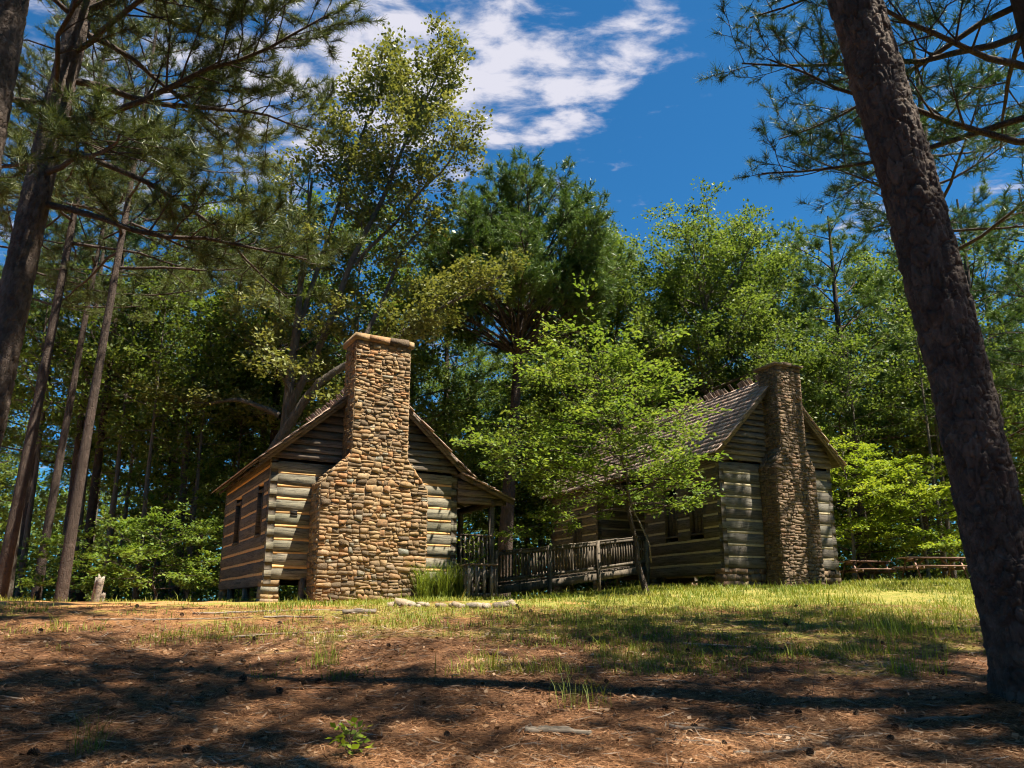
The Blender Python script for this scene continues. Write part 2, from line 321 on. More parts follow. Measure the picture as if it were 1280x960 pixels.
# ------------------------------------------------------------------ the ground
def ground_mat():
    m, t = new_mat('forest_floor'); co = t.n('ShaderNodeTexCoord').outputs['Object']
    sp = t.n('ShaderNodeSeparateXYZ'); t.l(co, sp.inputs[0])
    n1 = t.noise(co, 0.55, 4, 0.6, 0.3); n2 = t.noise(co, 5, 5, 0.7); n3 = t.noise(co, 45, 4, 0.7); n4 = t.noise(co, 2.1, 4, 0.65)
    straw = t.ramp(n2, [(0.28, (0.06, 0.027, 0.014)), (0.46, (0.13, 0.06, 0.028)), (0.6, (0.19, 0.097, 0.047)), (0.75, (0.27, 0.155, 0.085))])
    straw = t.mix(t.ramp(n3, [(0.40, (0.6, 0.6, 0.6)), (0.58, (0, 0, 0))]), straw, (0.045, 0.024, 0.015))
    dirt = t.ramp(n2, [(0.3, (0.27, 0.125, 0.045)), (0.7, (0.42, 0.225, 0.085))])
    grass = t.ramp(n2, [(0.3, (0.11, 0.12, 0.022)), (0.5, (0.19, 0.18, 0.032)), (0.72, (0.33, 0.23, 0.08))])
    # turf grows in the clearing before the cabins, thinning to straw towards the camera and under the pines at left
    gy = t.math('DIVIDE', t.math('SUBTRACT', sp.outputs[1], 9.6), 6.0)
    gx = t.math('MULTIPLY', t.math('MINIMUM', sp.outputs[0], 6.0), 0.075)
    far = t.math('MULTIPLY', t.math('MAXIMUM', t.math('SUBTRACT', sp.outputs[1], 31.0), 0.0), 0.3)
    gm = t.math('SUBTRACT', t.math('ADD', t.math('MINIMUM', gy, 0.85), gx), far)
    gm = t.math('ADD', gm, t.math('MULTIPLY', t.math('SUBTRACT', n1, 0.5), 3.4))
    gm = t.math('ADD', gm, t.math('MULTIPLY', t.math('SUBTRACT', n4, 0.5), 1.2))
    dm = t.math('SUBTRACT', t.math('MULTIPLY', gy, 0.9), t.math('MULTIPLY', t.math('SUBTRACT', n4, 0.5), -1.5))
    base = t.mix(t.ramp(dm, [(0.35, (0, 0, 0)), (0.95, (1, 1, 1))]), straw, dirt)
    c = t.mix(t.ramp(gm, [(0.30, (0, 0, 0)), (0.75, (1, 1, 1))]), base, grass)
    finish(t, c, 0.95, t.math('ADD', n3, t.math('MULTIPLY', n2, 1.5)), 0.9, 0.03)
    return m
def axis(fine0, fine1, step, far0, far1):
    a = list(np.arange(fine0, fine1+1e-6, step)); s = step; v = fine1
    while v < far1: s *= 1.22; v += s; a.append(v)
    s = step; v = fine0; b = []
    while v > far0: s *= 1.22; v -= s; b.append(v)
    return np.array(b[::-1] + a)
xs = axis(-11, 13, 0.17, -420, 420); ys = axis(3.2, 27, 0.15, -60, 600)
GX, GY = np.meshgrid(xs, ys)
GZ = ground(GX, GY)
near = (np.hypot(GX, GY) < 30)
p3 = np.stack([GX.ravel(), GY.ravel(), GX.ravel()*0], 1)
GZ = GZ + np.where(near, 0.022*fbm(p3*3.1, 3, 3).reshape(GX.shape), 0)
nx, ny = len(xs), len(ys)
idx = np.arange(nx*ny).reshape(ny, nx)
GF = np.stack([idx[:-1, :-1], idx[:-1, 1:], idx[1:, 1:], idx[1:, :-1]], -1).reshape(-1, 4)
go = obj('ground', make_mesh('ground', np.stack([GX.ravel(), GY.ravel(), GZ.ravel()], 1), GF, ground_mat(), True))
tag(go, 'clearing floor of russet pine straw and patchy grass', kind='structure')

# ------------------------------------------------------------------ cabins
def hewn_log(rng, axis_i, a, b, c, z0, z1, th, tenon=(True, True), ten=0.165, side=-1):
    """a hewn log along axis 0 (u) or 1 (v) from a to b; c = outer face coordinate across; th = thickness inwards"""
    L = b-a
    st = [0.0]
    if tenon[0]: st += [ten, ten+0.012]
    n = max(3, int(L/0.45)); lo = st[-1]; hi = L-(ten+0.012 if tenon[1] else 0)
    st += list(np.linspace(lo, hi, n+1)[1:])
    if tenon[1]: st += [L-ten, L]
    st = np.array(st); h = z1-z0
    ins = np.ones(len(st))
    if tenon[0]: ins[:2] = 0
    if tenon[1]: ins[-2:] = 0
    ch = 0.012
    prof = np.array([(0, ch), (0, h-ch), (ch, h), (th-ch, h), (th, h-ch), (th, ch), (th-ch, 0), (ch, 0)])
    V = []
    wob = fbm(np.stack([st*1.1, st*0+rng.uniform(0, 99), st*0], 1), 3, 2)*0.018
    for s, k, wb in zip(st, ins, wob):
        p = prof.copy()
        p[:, 1] = h/2 + (p[:, 1]-h/2)*(1 if k else 0.62)
        p += rng.uniform(-0.0035, 0.0035, p.shape)
        p[:, 1] += wb*0.8; p[:, 0] += wb*0.35
        for q in p:
            across = c + q[0]*(-side)
            V.append((a+s, across, z0+q[1]) if axis_i == 0 else (across, a+s, z0+q[1]))
    V = np.array(V); m = len(st); i = np.arange(8); r = np.arange(m-1)[:, None]*8
    F = np.stack([r+i, r+(i+1) % 8, r+8+(i+1) % 8, r+8+i], -1).reshape(-1, 4)
    T = []
    for e, base in ((0, 0), (1, (m-1)*8)):
        for k in range(1, 7): T.append((base, base+k, base+k+1))
    return V, [F, np.array(T)]
def add_log(rng, parent, mat, *a, **k):
    V, F = hewn_log(rng, *a, **k); return obj('log', make_mesh('log', V, F, mat), parent)
def add_box(name, parent, mat, x0, x1, y0, y1, z0, z1, j=0.004, rng=None):
    return obj(name, MB().box(x0, x1, y0, y1, z0, z1, j, rng).mesh(name, mat), parent)
def cutspans(a, b, holes):
    sp = [(a, b)]
    for h0, h1 in holes:
        nx_ = []
        for s0, s1 in sp:
            if h1 <= s0 or h0 >= s1: nx_.append((s0, s1)); continue
            if h0 > s0+0.02: nx_.append((s0, h0))
            if h1 < s1-0.02: nx_.append((h1, s1))
        sp = nx_
    return sp
def window(rng, root, face_u, v0, v1, z0, z1, side):
    """narrow window in a side wall (plane u = face_u): frame, sill and closed plank shutter"""
    e = empty('window', (0, 0, 0), 0, root); s = side
    f = 0.055; o = face_u + s*0.02; i_ = face_u - s*0.14
    lo, hi = min(o, i_), max(o, i_)
    add_box('frame', e, DARKW, lo, hi, v0-f, v0, z0, z1, 0.003, rng); add_box('frame', e, DARKW, lo, hi, v1, v1+f, z0, z1, 0.003, rng)
    add_box('frame', e, DARKW, lo, hi, v0-f, v1+f, z1, z1+f, 0.003, rng); add_box('sill', e, DARKW, lo-0.02, hi+0.02, v0-f, v1+f, z0-f, z0, 0.003, rng)
    n = 3; w_ = (v1-v0)/n
    for k in range(n):
        x = face_u - s*0.10
        add_box('plank', e, DARKW, min(x, x-s*0.03), max(x, x-s*0.03), v0+k*w_+0.006, v0+(k+1)*w_-0.006, z0, z1, 0.003, rng)
def chink(rng, parent, mat, ax, a, b, f, sd, z0, z1):
    """strip of clay between two logs, its face sloping back under the upper log"""
    n = max(2, int((b-a)/0.5)); q = np.linspace(a, b, n+1); o0 = f - sd*(0.000+rng.uniform(0, 0.006, n+1)); o1 = f - sd*(0.008+rng.uniform(0, 0.006, n+1)); bk = f - sd*0.13
    V = []
    for x, u0, u1 in zip(q, o0, o1):
        for y, z in ((u0, z0), (u1, z1), (bk, z1), (bk, z0)): V.append((x, y, z) if ax == 0 else (y, x, z))
    i = np.arange(4); r = np.arange(n)[:, None]*4
    F = np.stack([r+i, r+(i+1) % 4, r+4+(i+1) % 4, r+4+i], -1).reshape(-1, 4)
    return obj('chinking', make_mesh('chinking', np.array(V), F, mat), parent)
def walls(rng, root, W, v0, v1, z0, n, p, wins, mats, chinkmat, front=True, back=True, nside=None, extra_front=None):
    """one log pen: u 0..W, v v0..v1; gable logs start at z0, side logs half a course lower"""
    lh = p-0.060; th = 0.17; nside = nside or n
    for name, fv, sd in (('front_wall', v0, -1), ('back_wall', v1, 1)):
        e = empty(name, (0, 0, 0), 0, root)
        for k in range(n):
            zz = z0+k*p+rng.uniform(-0.008, 0.008)
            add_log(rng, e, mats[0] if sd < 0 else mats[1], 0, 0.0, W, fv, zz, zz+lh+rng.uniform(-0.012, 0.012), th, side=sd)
            if k < n-1: chink(rng, e, chinkmat, 0, 0.175, W-0.175, fv, sd, zz+lh-0.012, zz+p+0.012)
    for name, fu, sd in (('side_wall', 0.0, -1), ('far_side_wall', W, 1)):
        e = empty(name, (0, 0, 0), 0, root)
        for k in range(nside):
            zz = z0 - p/2 + k*p + rng.uniform(-0.008, 0.008)
            zt = zz+lh+rng.uniform(-0.012, 0.012)
            holes = [(a-0.055, b+0.055) for a, b, c, d in wins if sd < 0 and zt > c and zz < d]
            sps = cutspans(v0, v1, holes)
            for s0, s1 in sps:
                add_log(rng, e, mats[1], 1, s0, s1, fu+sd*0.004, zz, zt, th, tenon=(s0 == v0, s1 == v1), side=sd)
            if k < nside-1:
                holes = [(a-0.055, b+0.055) for a, b, c, d in wins if sd < 0 and zz+p > c and zz+lh < d]
                for s0, s1 in cutspans(v0+0.175, v1-0.175, holes):
                    chink(rng, e, chinkmat, 1, s0, s1, fu, sd, zz+lh-0.012, zz+p+0.012)
    for a, b, c, d in wins: window(rng, root, 0.0, a, b, c, d, -1)
def gable(rng, root, W, v, sd, zb, zeave, slope, e_, mat):
    """lapped boards closing the gable above the logs"""
    g = empty('gable', (0, 0, 0), 0, root); z = zb
    zpk = zeave + slope*W/2
    while z < zpk-0.12:
        zt = min(z+e_+0.03, zpk-0.02)
        h0 = min((zpk-z)/slope, W/2+0.02)-0.03; h1 = min((zpk-zt)/slope, W/2+0.02)-0.03
        h1 = max(h1, 0.01); b = 0.085+rng.uniform(-0.006, 0.008); t = 0.03; q = rng.uniform(-0.006, 0.006, 4)
        V = np.array([(W/2-h0, v+sd*(b-t), z+q[0]), (W/2+h0, v+sd*(b-t), z+q[1]), (W/2-h0, v+sd*b, z+q[0]), (W/2+h0, v+sd*b, z+q[1]),
                      (W/2-h1, v-sd*0.012, zt+q[2]), (W/2+h1, v-sd*0.012, zt+q[3]), (W/2-h1, v+sd*0.016, zt+q[2]), (W/2+h1, v+sd*0.016, zt+q[3])])
        obj('siding_board', MB().hexa(V).mesh('siding_board', mat), g)
        z += e_*rng.uniform(0.94, 1.06)
def shingle_mesh(w_, l_, t_, name='shingle', mat=None):
    V = np.array([(-w_/2, 0, 0.0), (w_/2, 0, 0.0), (-w_/2, l_, 0), (w_/2, l_, 0), (-w_/2, 0, t_), (w_/2, 0, t_), (-w_/2, l_, t_*0.35), (w_/2, l_, t_*0.35)], float)
    return make_mesh(name, V, BOXF, mat)
def slope_matrix(side, slope):
    a = math.atan(slope); c, s = math.cos(a), math.sin(a)
    if side < 0: X, Y, Z = (0, -1, 0), (c, 0, s), (-s, 0, c)
    else: X, Y, Z = (0, 1, 0), (-c, 0, s), (s, 0, c)
    return Matrix((X, Y, Z)).transposed()
def shingle_slope(rng, roof, side, slope, u_eave, z_eave, run, v0, v1, expo, single, wmean=0.15, lift=0.06, near_v=0.0):
    """courses of shingles; `single` of them (nearest to v0) are objects of their own, the rest one mesh"""
    M3 = slope_matrix(side, slope); Mn = np.array(M3)
    length = run*math.sqrt(1+slope*slope); nc = int(length/expo)
    items = []
    for k in range(nc+1):
        v = v0 - rng.uniform(0, 0.1)
        while v < v1:
            w_ = wmean*rng.uniform(0.6, 1.4)
            d = k*expo + rng.uniform(-0.018, 0.018)
            items.append((v+w_/2, max(d, -0.03), w_-0.008, min(0.46, length-d+0.02), 0.024*rng.uniform(0.7, 1.3), rng.uniform(-0.025, 0.025), k)); v += w_
    items.sort(key=lambda q: q[0])
    protos = [shingle_mesh(x, 0.46, 0.026, 'shingle', SHING) for x in (0.105, 0.135, 0.165, 0.195)]
    mass = MB()
    for i, (v, d, w_, l_, t_, rot, k) in enumerate(items):
        base = np.array([u_eave, v, z_eave]) + Mn @ np.array([0, d, lift])
        tilt = 0.055
        loc = Matrix.Rotation(tilt*-1, 3, 'X') @ Matrix.Rotation(rot, 3, 'Z')
        M = M3 @ loc
        if i < single and l_ > 0.2:
            pr = protos[min(3, max(0, int((w_-0.09)/0.03)))]
            S = Matrix.Diagonal((w_/(0.105+0.03*protos.index(pr)), min(1, l_/0.46), 1)).to_3x3()
            obj('shingle', pr, roof, mat4=Matrix.Translation(Vector(base)) @ (M @ S).to_4x4())
        elif l_ > 0.05:
            V = np.array([(-w_/2, 0, 0), (w_/2, 0, 0), (-w_/2, l_, 0), (w_/2, l_, 0), (-w_/2, 0, t_), (w_/2, 0, t_), (-w_/2, l_, t_*0.35), (w_/2, l_, t_*0.35)])
            mass.hexa(V @ np.array(M).T + base)
    if mass.n:
        o = obj('shingle_courses', mass.mesh('shingle_courses', SHINGM), roof); o['kind'] = 'stuff'
def roof(rng, root, W, zeave, slope, v0, v1, oe, of, nsingle):
    """deck, rafters, bargeboards, shingles and a comb of shingles standing past the ridge"""
    pk = zeave + slope*W/2; d = MB(); t = 0.035
    for sd in (-1, 1):
        ue = -oe if sd < 0 else W+oe; ze = zeave-slope*oe
        V = np.array([(ue, v0-of, ze), (W/2, v0-of, pk), (ue, v1+of, ze), (W/2, v1+of, pk), (ue, v0-of, ze+t), (W/2, v0-of, pk+t), (ue, v1+of, ze+t), (W/2, v1+of, pk+t)])
        d.hexa(V)
    ro = obj('roof', d.mesh('roof', DARKW), root)
    for sd in (-1, 1):
        ue = -oe if sd < 0 else W+oe; ze = zeave-slope*oe
        for v in list(np.arange(v0+0.4, v1, 0.75)):
            V = np.array([(ue*0.98+0.02*W/2, v-0.04, ze-0.11), (W/2, v-0.04, pk-0.13), (ue*0.98+0.02*W/2, v+0.04, ze-0.11), (W/2, v+0.04, pk-0.13),
                          (ue*0.98+0.02*W/2, v-0.04, ze-0.005), (W/2, v-0.04, pk-0.005), (ue*0.98+0.02*W/2, v+0.04, ze-0.005), (W/2, v+0.04, pk-0.005)])
            obj('rafter', MB().hexa(V).mesh('rafter', DARKW), ro)
        for q, (dz0, dz1, vv, th) in enumerate(((-0.16, 0.02, v0-of-0.028, 0.025), (-0.05, 0.055, v0-of-0.056, 0.025))):
            V = np.array([(ue, vv, ze+dz0), (W/2, vv, pk+dz0), (ue, vv+th, ze+dz0), (W/2, vv+th, pk+dz0), (ue, vv, ze+dz1), (W/2, vv, pk+dz1), (ue, vv+th, ze+dz1), (W/2, vv+th, pk+dz1)])
            obj('bargeboard', MB().hexa(V).mesh('bargeboard', BOARD), ro)
    shingle_slope(rng, ro, -1, slope, -oe-0.03, ze-0.03*slope, W/2+oe+0.03, v0-of-0.05, v1+of, 0.25, nsingle)
    shingle_slope(rng, ro, 1, slope, W+oe+0.03, ze-0.03*slope, W/2+oe+0.03, v0-of-0.05, v1+of, 0.25, 0)
    M3 = slope_matrix(1, slope); v = v0-of
    comb = shingle_mesh(0.13, 0.52, 0.018, 'comb_shingle', SHING)
    while v < v1+of:
        if rng.rand() < 0.9:
            up = rng.uniform(0.10, 0.20)
            base = Vector((W/2, v, pk+0.07)) + M3 @ Vector((0, up-0.52+0.05, 0.05))
            obj('comb_shingle', comb, ro, mat4=Matrix.Translation(base) @ (M3 @ Matrix.Rotation(rng.uniform(-0.09, 0.09), 3, 'Z') @ Matrix.Rotation(rng.uniform(-0.04, 0.1), 3, 'X')).to_4x4())
        v += rng.uniform(0.11, 0.21)
    return ro
# ---- rubble masonry: power-diagram stones on a face
def clip(poly, nrm, d):
    out = []; n = len(poly)
    for i in range(n):
        p, q = poly[i], poly[(i+1) % n]; a = p @ nrm-d; b = q @ nrm-d
        if a <= 0: out.append(p)
        if (a < 0 < b) or (b < 0 < a): out.append(p + (q-p)*(a/(a-b)))
    return out
def rubble(rng, outline, mean=0.22, asp=1.85, gap=0.0035):
    """split a convex outline by slightly tilted cuts into ledge-like angular stones of mixed sizes"""
    done = []; todo = [np.array(outline, float)]
    while todo:
        P = todo.pop(); ext = P.max(0)-P.min(0); ar = poly_area(P)
        if ar < mean*mean/asp*math.exp(rng.normal(0.0, 0.6)) and ext[1] < mean*0.85 and ext[0] < mean*2.4 and ext[0] > ext[1]*0.6: done.append(P); continue
        if ar < 0.0022: done.append(P); continue
        vert = ext[0] > ext[1]*asp*rng.uniform(0.75, 1.35)
        f = rng.uniform(0.3, 0.7); c = P.min(0)+ext*np.array([f, rng.uniform(0.3, 0.7)])
        an = rng.normal(0, 0.26 if vert else 0.085)
        nrm = np.array([math.cos(an), math.sin(an)]) if vert else np.array([math.sin(an), math.cos(an)])
        A = clip(list(P), nrm, c @ nrm); B = clip(list(P), -nrm, -(c @ nrm))
        for q in (A, B):
            if len(q) >= 3: todo.append(np.array(q))
    polys = []
    for pl in done:
        c = pl.mean(0); ext = np.abs(pl-c).max(0)
        if ext[0] < 0.022 or ext[1] < 0.012: continue
        pl = c + (pl-c)*np.maximum(0.5, 1-gap/np.maximum(ext, 1e-3)); out = []
        for a_, b_ in zip(pl, np.roll(pl, -1, 0)):
            L = np.linalg.norm(b_-a_)
            if L < 0.02: out.append((a_+b_)/2); continue
            f = rng.uniform(0.08, 0.2); g = 0.06*min(L, 0.16)
            out += [a_*(1-f)+b_*f+rng.normal(0, g, 2), a_*f+b_*(1-f)+rng.normal(0, g, 2)]
        if len(out) >= 4: polys.append(np.array(out))
    return polys
def stone_geo(rng, poly, depth):
    """poly in face coords (x, y); a split face proud of the joint by about depth"""
    n = len(poly); c = poly.mean(0)
    k = rng.uniform(0.95, 0.985); r1 = c + (poly-c)*k
    tilt = rng.uniform(-0.13, 0.13, 2)
    z1 = depth + (r1-c) @ tilt + rng.uniform(-0.12, 0.12, n)*depth
    V = np.vstack([np.c_[poly, np.full(n, -0.03)], np.c_[c+(poly-c)*0.99, np.maximum(z1*0.75, 0.004)], np.c_[r1, np.maximum(z1, 0.008)], [[c[0]+rng.uniform(-0.02, 0.02), c[1]+rng.uniform(-0.01, 0.01), depth*rng.uniform(0.9, 1.1)]]])
    i = np.arange(n); j = (i+1) % n
    Q = np.vstack([np.stack([i, j, n+j, n+i], 1), np.stack([n+i, n+j, 2*n+j, 2*n+i], 1)])
    T = np.stack([2*n+i, 2*n+j, np.full(n, 3*n)], 1)
    return V, Q, T
def poly_area(p): x, y = p[:, 0], p[:, 1]; return 0.5*abs(np.dot(x, np.roll(y, 1))-np.dot(y, np.roll(x, 1)))
def chimney(rng, root, ul, ur, sl_, sr_, zs0, zs1, ztop, D, mean, mats, mort, cap=0.17, capo=0.07, single=300, zb=-0.25):
    """stepped-shoulder rubble chimney standing against the gable (front at v=-D)"""
    m = MB(); i_ = -0.003
    prof = [(ul+i_, zb), (ur-i_, zb), (ur-i_, zs0), (sr_-i_, zs1), (sr_-i_, ztop), (sl_+i_, ztop), (sl_+i_, zs1), (ul+i_, zs0)]
    n = len(prof)
    V = np.array([(u, -D+i_, z) for u, z in prof] + [(u, 0.06, z) for u, z in prof])
    quads = np.array([(i, i+n, (i+1) % n+n, (i+1) % n) for i in range(n)])
    front = np.array([(0, 1, 2, 7), (2, 3, 6, 7), (3, 4, 5, 6)])
    m.add(V, quads); m.Q.append(front)
    ch = obj('chimney', m.mesh('chimney', mort), root)
    out = []   # (area, V, Q, T)
    def face(outline, origin, ax, ay, az, mean_, dep):
        A = np.array([ax, ay, az], float)
        for p in rubble(rng, outline, mean_):
            if poly_area(p) < 0.0012: continue
            V, Q, T = stone_geo(rng, p, dep*rng.uniform(0.25, 1.35)); out.append((poly_area(p), V @ A + np.array(origin), Q, T))
    X, Z = (1, 0, 0), (0, 0, 1)
    face([(ul, -0.12), (ur, -0.12), (ur, zs0), (ul, zs0)], (0, -D, 0), X, Z, (0, -1, 0), mean, 0.025)
    face([(ul, zs0), (ur, zs0), (sr_, zs1), (sl_, zs1)], (0, -D, 0), X, Z, (0, -1, 0), mean, 0.025)
    face([(sl_, zs1), (sr_, zs1), (sr_, ztop-cap), (sl_, ztop-cap)], (0, -D, 0), X, Z, (0, -1, 0), mean*0.86, 0.024)
    for sg, e0, e1 in ((-1, ul, sl_), (1, ur, sr_)):
        ax = (0, -sg, 0) if False else (0, 1, 0)
        face([(-D, -0.12), (0, -0.12), (0, zs0), (-D, zs0)], (e0, 0, 0), (0, 1, 0), Z, (sg, 0, 0), mean, 0.024)
        face([(-D, zs1), (0.05, zs1), (0.05, ztop-cap), (-D, ztop-cap)], (e1, 0, 0), (0, 1, 0), Z, (sg, 0, 0), mean*0.86, 0.024)
        dx, dz = e1-e0, zs1-zs0; Ls = math.hypot(dx, dz); nx_, nz_ = sg*dz/Ls, abs(dx)/Ls
        face([(-D, 0), (0, 0), (0, Ls), (-D, Ls)], (e0, 0, zs0), (0, 1, 0), (dx/Ls, 0, dz/Ls), (nx_, 0, nz_), 0.34, 0.03)
    vis = [o for o in out]
    # stones that face the camera side come first among equals
    order = sorted(range(len(out)), key=lambda k: -(out[k][0]*(1.0 if out[k][1][:, 1].mean() < -D*0.97 else (0.5 if out[k][1][:, 0].mean() < (ul+ur)/2 else 0.02))))
    mass = MB()
    for r_, k in enumerate(order):
        a, V, Q, T = out[k]
        if r_ < single:
            obj('stone', make_mesh('stone', V, [Q, T], mats[0]), ch)
        else:
            b = mass.n; mass.V.append(V); mass.Q.append(Q+b); mass.T.append(T+b); mass.n += len(V)
    o = obj('small_stones', mass.mesh('small_stones', mats[1]), ch); o['kind'] = 'stuff'
    # the cap: a course of flat slabs
    u = sl_-capo; k = 0
    while u < sr_+capo-0.05:
        w_ = rng.uniform(0.3, 0.55)
        u2 = min(u+w_, sr_+capo)
        if sr_+capo-u2 < 0.15: u2 = sr_+capo
        c = MB().box(u+0.006, u2-0.006, -D-capo, 0.1+capo, ztop-cap+0.004, ztop+rng.uniform(-0.03, 0.03), 0.018, rng)
        obj('cap_stone', c.mesh('cap_stone', mats[0]), ch); u = u2
    return ch
def pier(rng, root, x0, x1, y0, y1, z0, z1, mats, name='stone_pier', courses=4):
    p = obj(name, MB().box(x0+0.02, x1-0.02, y0+0.02, y1-0.02, z0, z1-0.005).mesh(name, MORTAR), root)
    hs = np.cumsum(np.r_[0, rng.uniform(0.7, 1.3, courses)]); hs = z0 + (z1-z0)*hs/hs[-1]
    for k in range(courses):
        u = x0; 
        while u < x1-0.02:
            u2 = min(x1, u+rng.uniform(0.16, 0.4))
            if x1-u2 < 0.09: u2 = x1
            b = MB().box(u+0.006, u2-0.006, y0-rng.uniform(0, 0.03), y1+rng.uniform(0, 0.03), hs[k]+0.006, hs[k+1]-0.004, 0.014, rng)
            obj('stone', b.mesh('stone', mats), p); u = u2
    return p

# ==== cabin nearest the camera
rng = np.random.RandomState(11)
C1 = (-5.846, 18.4); Z1 = 1.66
c1 = empty('log_cabin', (C1[0], C1[1], Z1), R(29.6))
tag(c1, 'nearer log cabin with broad tan fieldstone chimney and a side porch, clay-chinked grey logs', 'cabin')
W1, L1 = 5.0, 6.2; z01, p1, n1 = 0.56, 0.324, 9; ze1, sl1 = 3.62, 0.88
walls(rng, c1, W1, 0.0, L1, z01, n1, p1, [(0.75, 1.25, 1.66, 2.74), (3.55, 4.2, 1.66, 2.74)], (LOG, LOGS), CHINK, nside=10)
gable(rng, c1, W1, 0.0, -1, z01+n1*p1-0.02, ze1, sl1, 0.2, BOARD)
gable(rng, c1, W1, L1, 1, z01+n1*p1-0.02, ze1, sl1, 0.2, BOARD)
roof(rng, c1, W1, ze1, sl1, 0.0, L1, 0.34, 0.22, 260)
chimney(rng, c1, 1.02, 3.78, 1.74, 3.2, 2.85, 3.58, 6.72, 0.78, 0.235, (STONE, STONEM), MORTAR)
# floor frame, piers and posts below the logs
for k in range(9):
    add_box('floor_joist', c1, DARKW, 0.2, W1-0.2, 0.25+k*0.7, 0.35+k*0.7, 0.58, 0.74, 0.004, rng)
obj('floor', MB().box(0.18, W1-0.18, 0.18, L1-0.18, 0.745, 0.80).mesh('floor', DARKW), c1)
pier(rng, c1, -0.03, 0.38, 0.02, 0.5, -0.2, 0.535, STONE, courses=5)
for (x0, y0) in ((W1-0.42, 0.03), (0.0, L1-0.5), (W1-0.42, L1-0.5), (W1-0.42, 2.9)): pier(rng, c1, x0, x0+0.4, y0, y0+0.45, -0.2, 0.53, STONE)
add_box('sill_post', c1, POSTW, 0.02, 0.17, 2.4, 2.58, -0.2, 0.40, 0.006, rng)
add_box('sill_post', c1, POSTW, 0.02, 0.17, 4.6, 4.78, -0.2, 0.40, 0.006, rng)
add_box('sill_post', c1, POSTW, 0.86, 0.99, -0.02, 0.14, -0.2, 0.575, 0.006, rng)
# small peep hole framed in the gable logs
ph = empty('peep_hole', (0, 0, 0), 0, c1)
add_box('frame', ph, DARKW, 0.52, 0.70, -0.018, 0.01, 2.07, 2.09, 0.001, rng); add_box('frame', ph, DARKW, 0.52, 0.70, -0.018, 0.01, 2.19, 2.21, 0.001, rng)
BLK, _t = new_mat('hole_shade'); finish(_t, (0.012, 0.010, 0.008), 0.9)
add_box('hole_shade_block', ph, BLK, 0.53, 0.69, -0.012, 0.01, 2.09, 2.19, 0.0, rng)  # near-black block on the log face, painting the shade inside the hole
# ---- porch on the right of the near cabin
def lean_box(V0, V1, w_, h_, ax=1):
    """bar from V0 to V1, width w_ along axis ax, height h_ downwards"""
    a, b = np.array(V0, float), np.array(V1, float); d = np.zeros(3); d[ax] = w_/2; up = np.array([0, 0, h_/2])
    return np.array([a-d-up, b-d-up, a+d-up, b+d-up, a-d+up, b-d+up, a+d+up, b+d+up])
def bar(name, parent, mat, a, b, w_, h_, ax=1): return obj(name, MB().hexa(lean_box(a, b, w_, h_, ax)).mesh(name, mat), parent)
pz0, pz1, pu1 = 3.42, 2.80, 6.62
pr = obj('porch_roof', MB().hexa(np.array([(5.0, -0.2, pz0), (pu1, -0.2, pz1), (5.0, L1, pz0), (pu1, L1, pz1), (5.0, -0.2, pz0+0.03), (pu1, -0.2, pz1+0.03), (5.0, L1, pz0+0.03), (pu1, L1, pz1+0.03)])).mesh('porch_roof', DARKW), c1)
shingle_slope(rng, pr, 1, (pz0-pz1)/(pu1-5.0), pu1+0.05, pz1-0.02, pu1-5.0+0.04, -0.25, L1, 0.25, 0, lift=0.05)
bar('bargeboard', pr, BOARD, (5.0, -0.225, pz0-0.03), (pu1+0.03, -0.225, pz1-0.04), 0.03, 0.14); bar('bargeboard', pr, BOARD, (5.0, -0.25, pz0+0.045), (pu1+0.05, -0.25, pz1+0.035), 0.03, 0.05)
for k in range(9): bar('rafter', pr, DARKW, (5.0, 0.1+k*0.72, pz0-0.06), (pu1-0.05, 0.1+k*0.72, pz1-0.06), 0.06, 0.10)
for k, (za, zb_) in enumerate(((2.66, 2.86), (2.86, 3.06), (3.06, 3.26))):
    u1_ = 5.0 + (pz0-zb_-0.02)/((pz0-pz1)/(pu1-5.0)); u1_ = min(u1_, 6.35)
    u0_ = min(5.0 + (pz0-za-0.05)/((pz0-pz1)/(pu1-5.0)), 6.4)
    V = np.array([(5.0, -0.07, za), (u0_, -0.07, za), (5.0, -0.04, za), (u0_, -0.04, za), (5.0, -0.03, zb_+0.02), (max(u1_, 5.1), -0.03, zb_+0.02), (5.0, 0.0, zb_+0.02), (max(u1_, 5.1), 0.0, zb_+0.02)])
    obj('siding_board', MB().hexa(V).mesh('siding_board', BOARD), pr)
bar('porch_beam', c1, DARKW, (6.1, -0.1, 2.72), (6.1, L1, 2.72), 0.14, 0.16, 0)
for v in (0.02, 2.0, 4.1, 6.1): add_box('porch_post', c1, POSTW, 6.04, 6.17, v, v+0.13, 0.0, 2.65, 0.004, rng)
for k in range(40):
    add_box('porch_plank', c1, RAMPW, 5.02, 6.25, 0.0+k*0.155, 0.147+k*0.155, 0.85, 0.89, 0.003, rng)
add_box('porch_joist', c1, DARKW, 5.05, 6.2, 0.0, 0.05, 0.67, 0.845, 0.003, rng)
add_box('porch_joist', c1, DARKW, 6.15, 6.2, 0.06, L1, 0.67, 0.845, 0.003, rng)
add_box('hand_rail', c1, RAILW, 5.04, 6.22, 0.0, 0.15, 1.80, 1.84, 0.003, rng)
add_box('bottom_rail', c1, POSTW, 5.04, 6.03, 0.05, 0.10, 0.98, 1.05, 0.003, rng)
balu = MB().box(-0.02, 0.02, -0.02, 0.02, 0, 0.93).mesh('baluster', POSTW)
for k in range(7): obj('baluster', balu, c1, (5.14+k*0.135, 0.03, 0.87))
for k in range(14): obj('baluster', balu, c1, (6.11, 0.3+k*0.13, 0.87))
add_box('hand_rail', c1, RAILW, 6.05, 6.2, 0.18, 2.0, 1.80, 1.84, 0.003, rng)

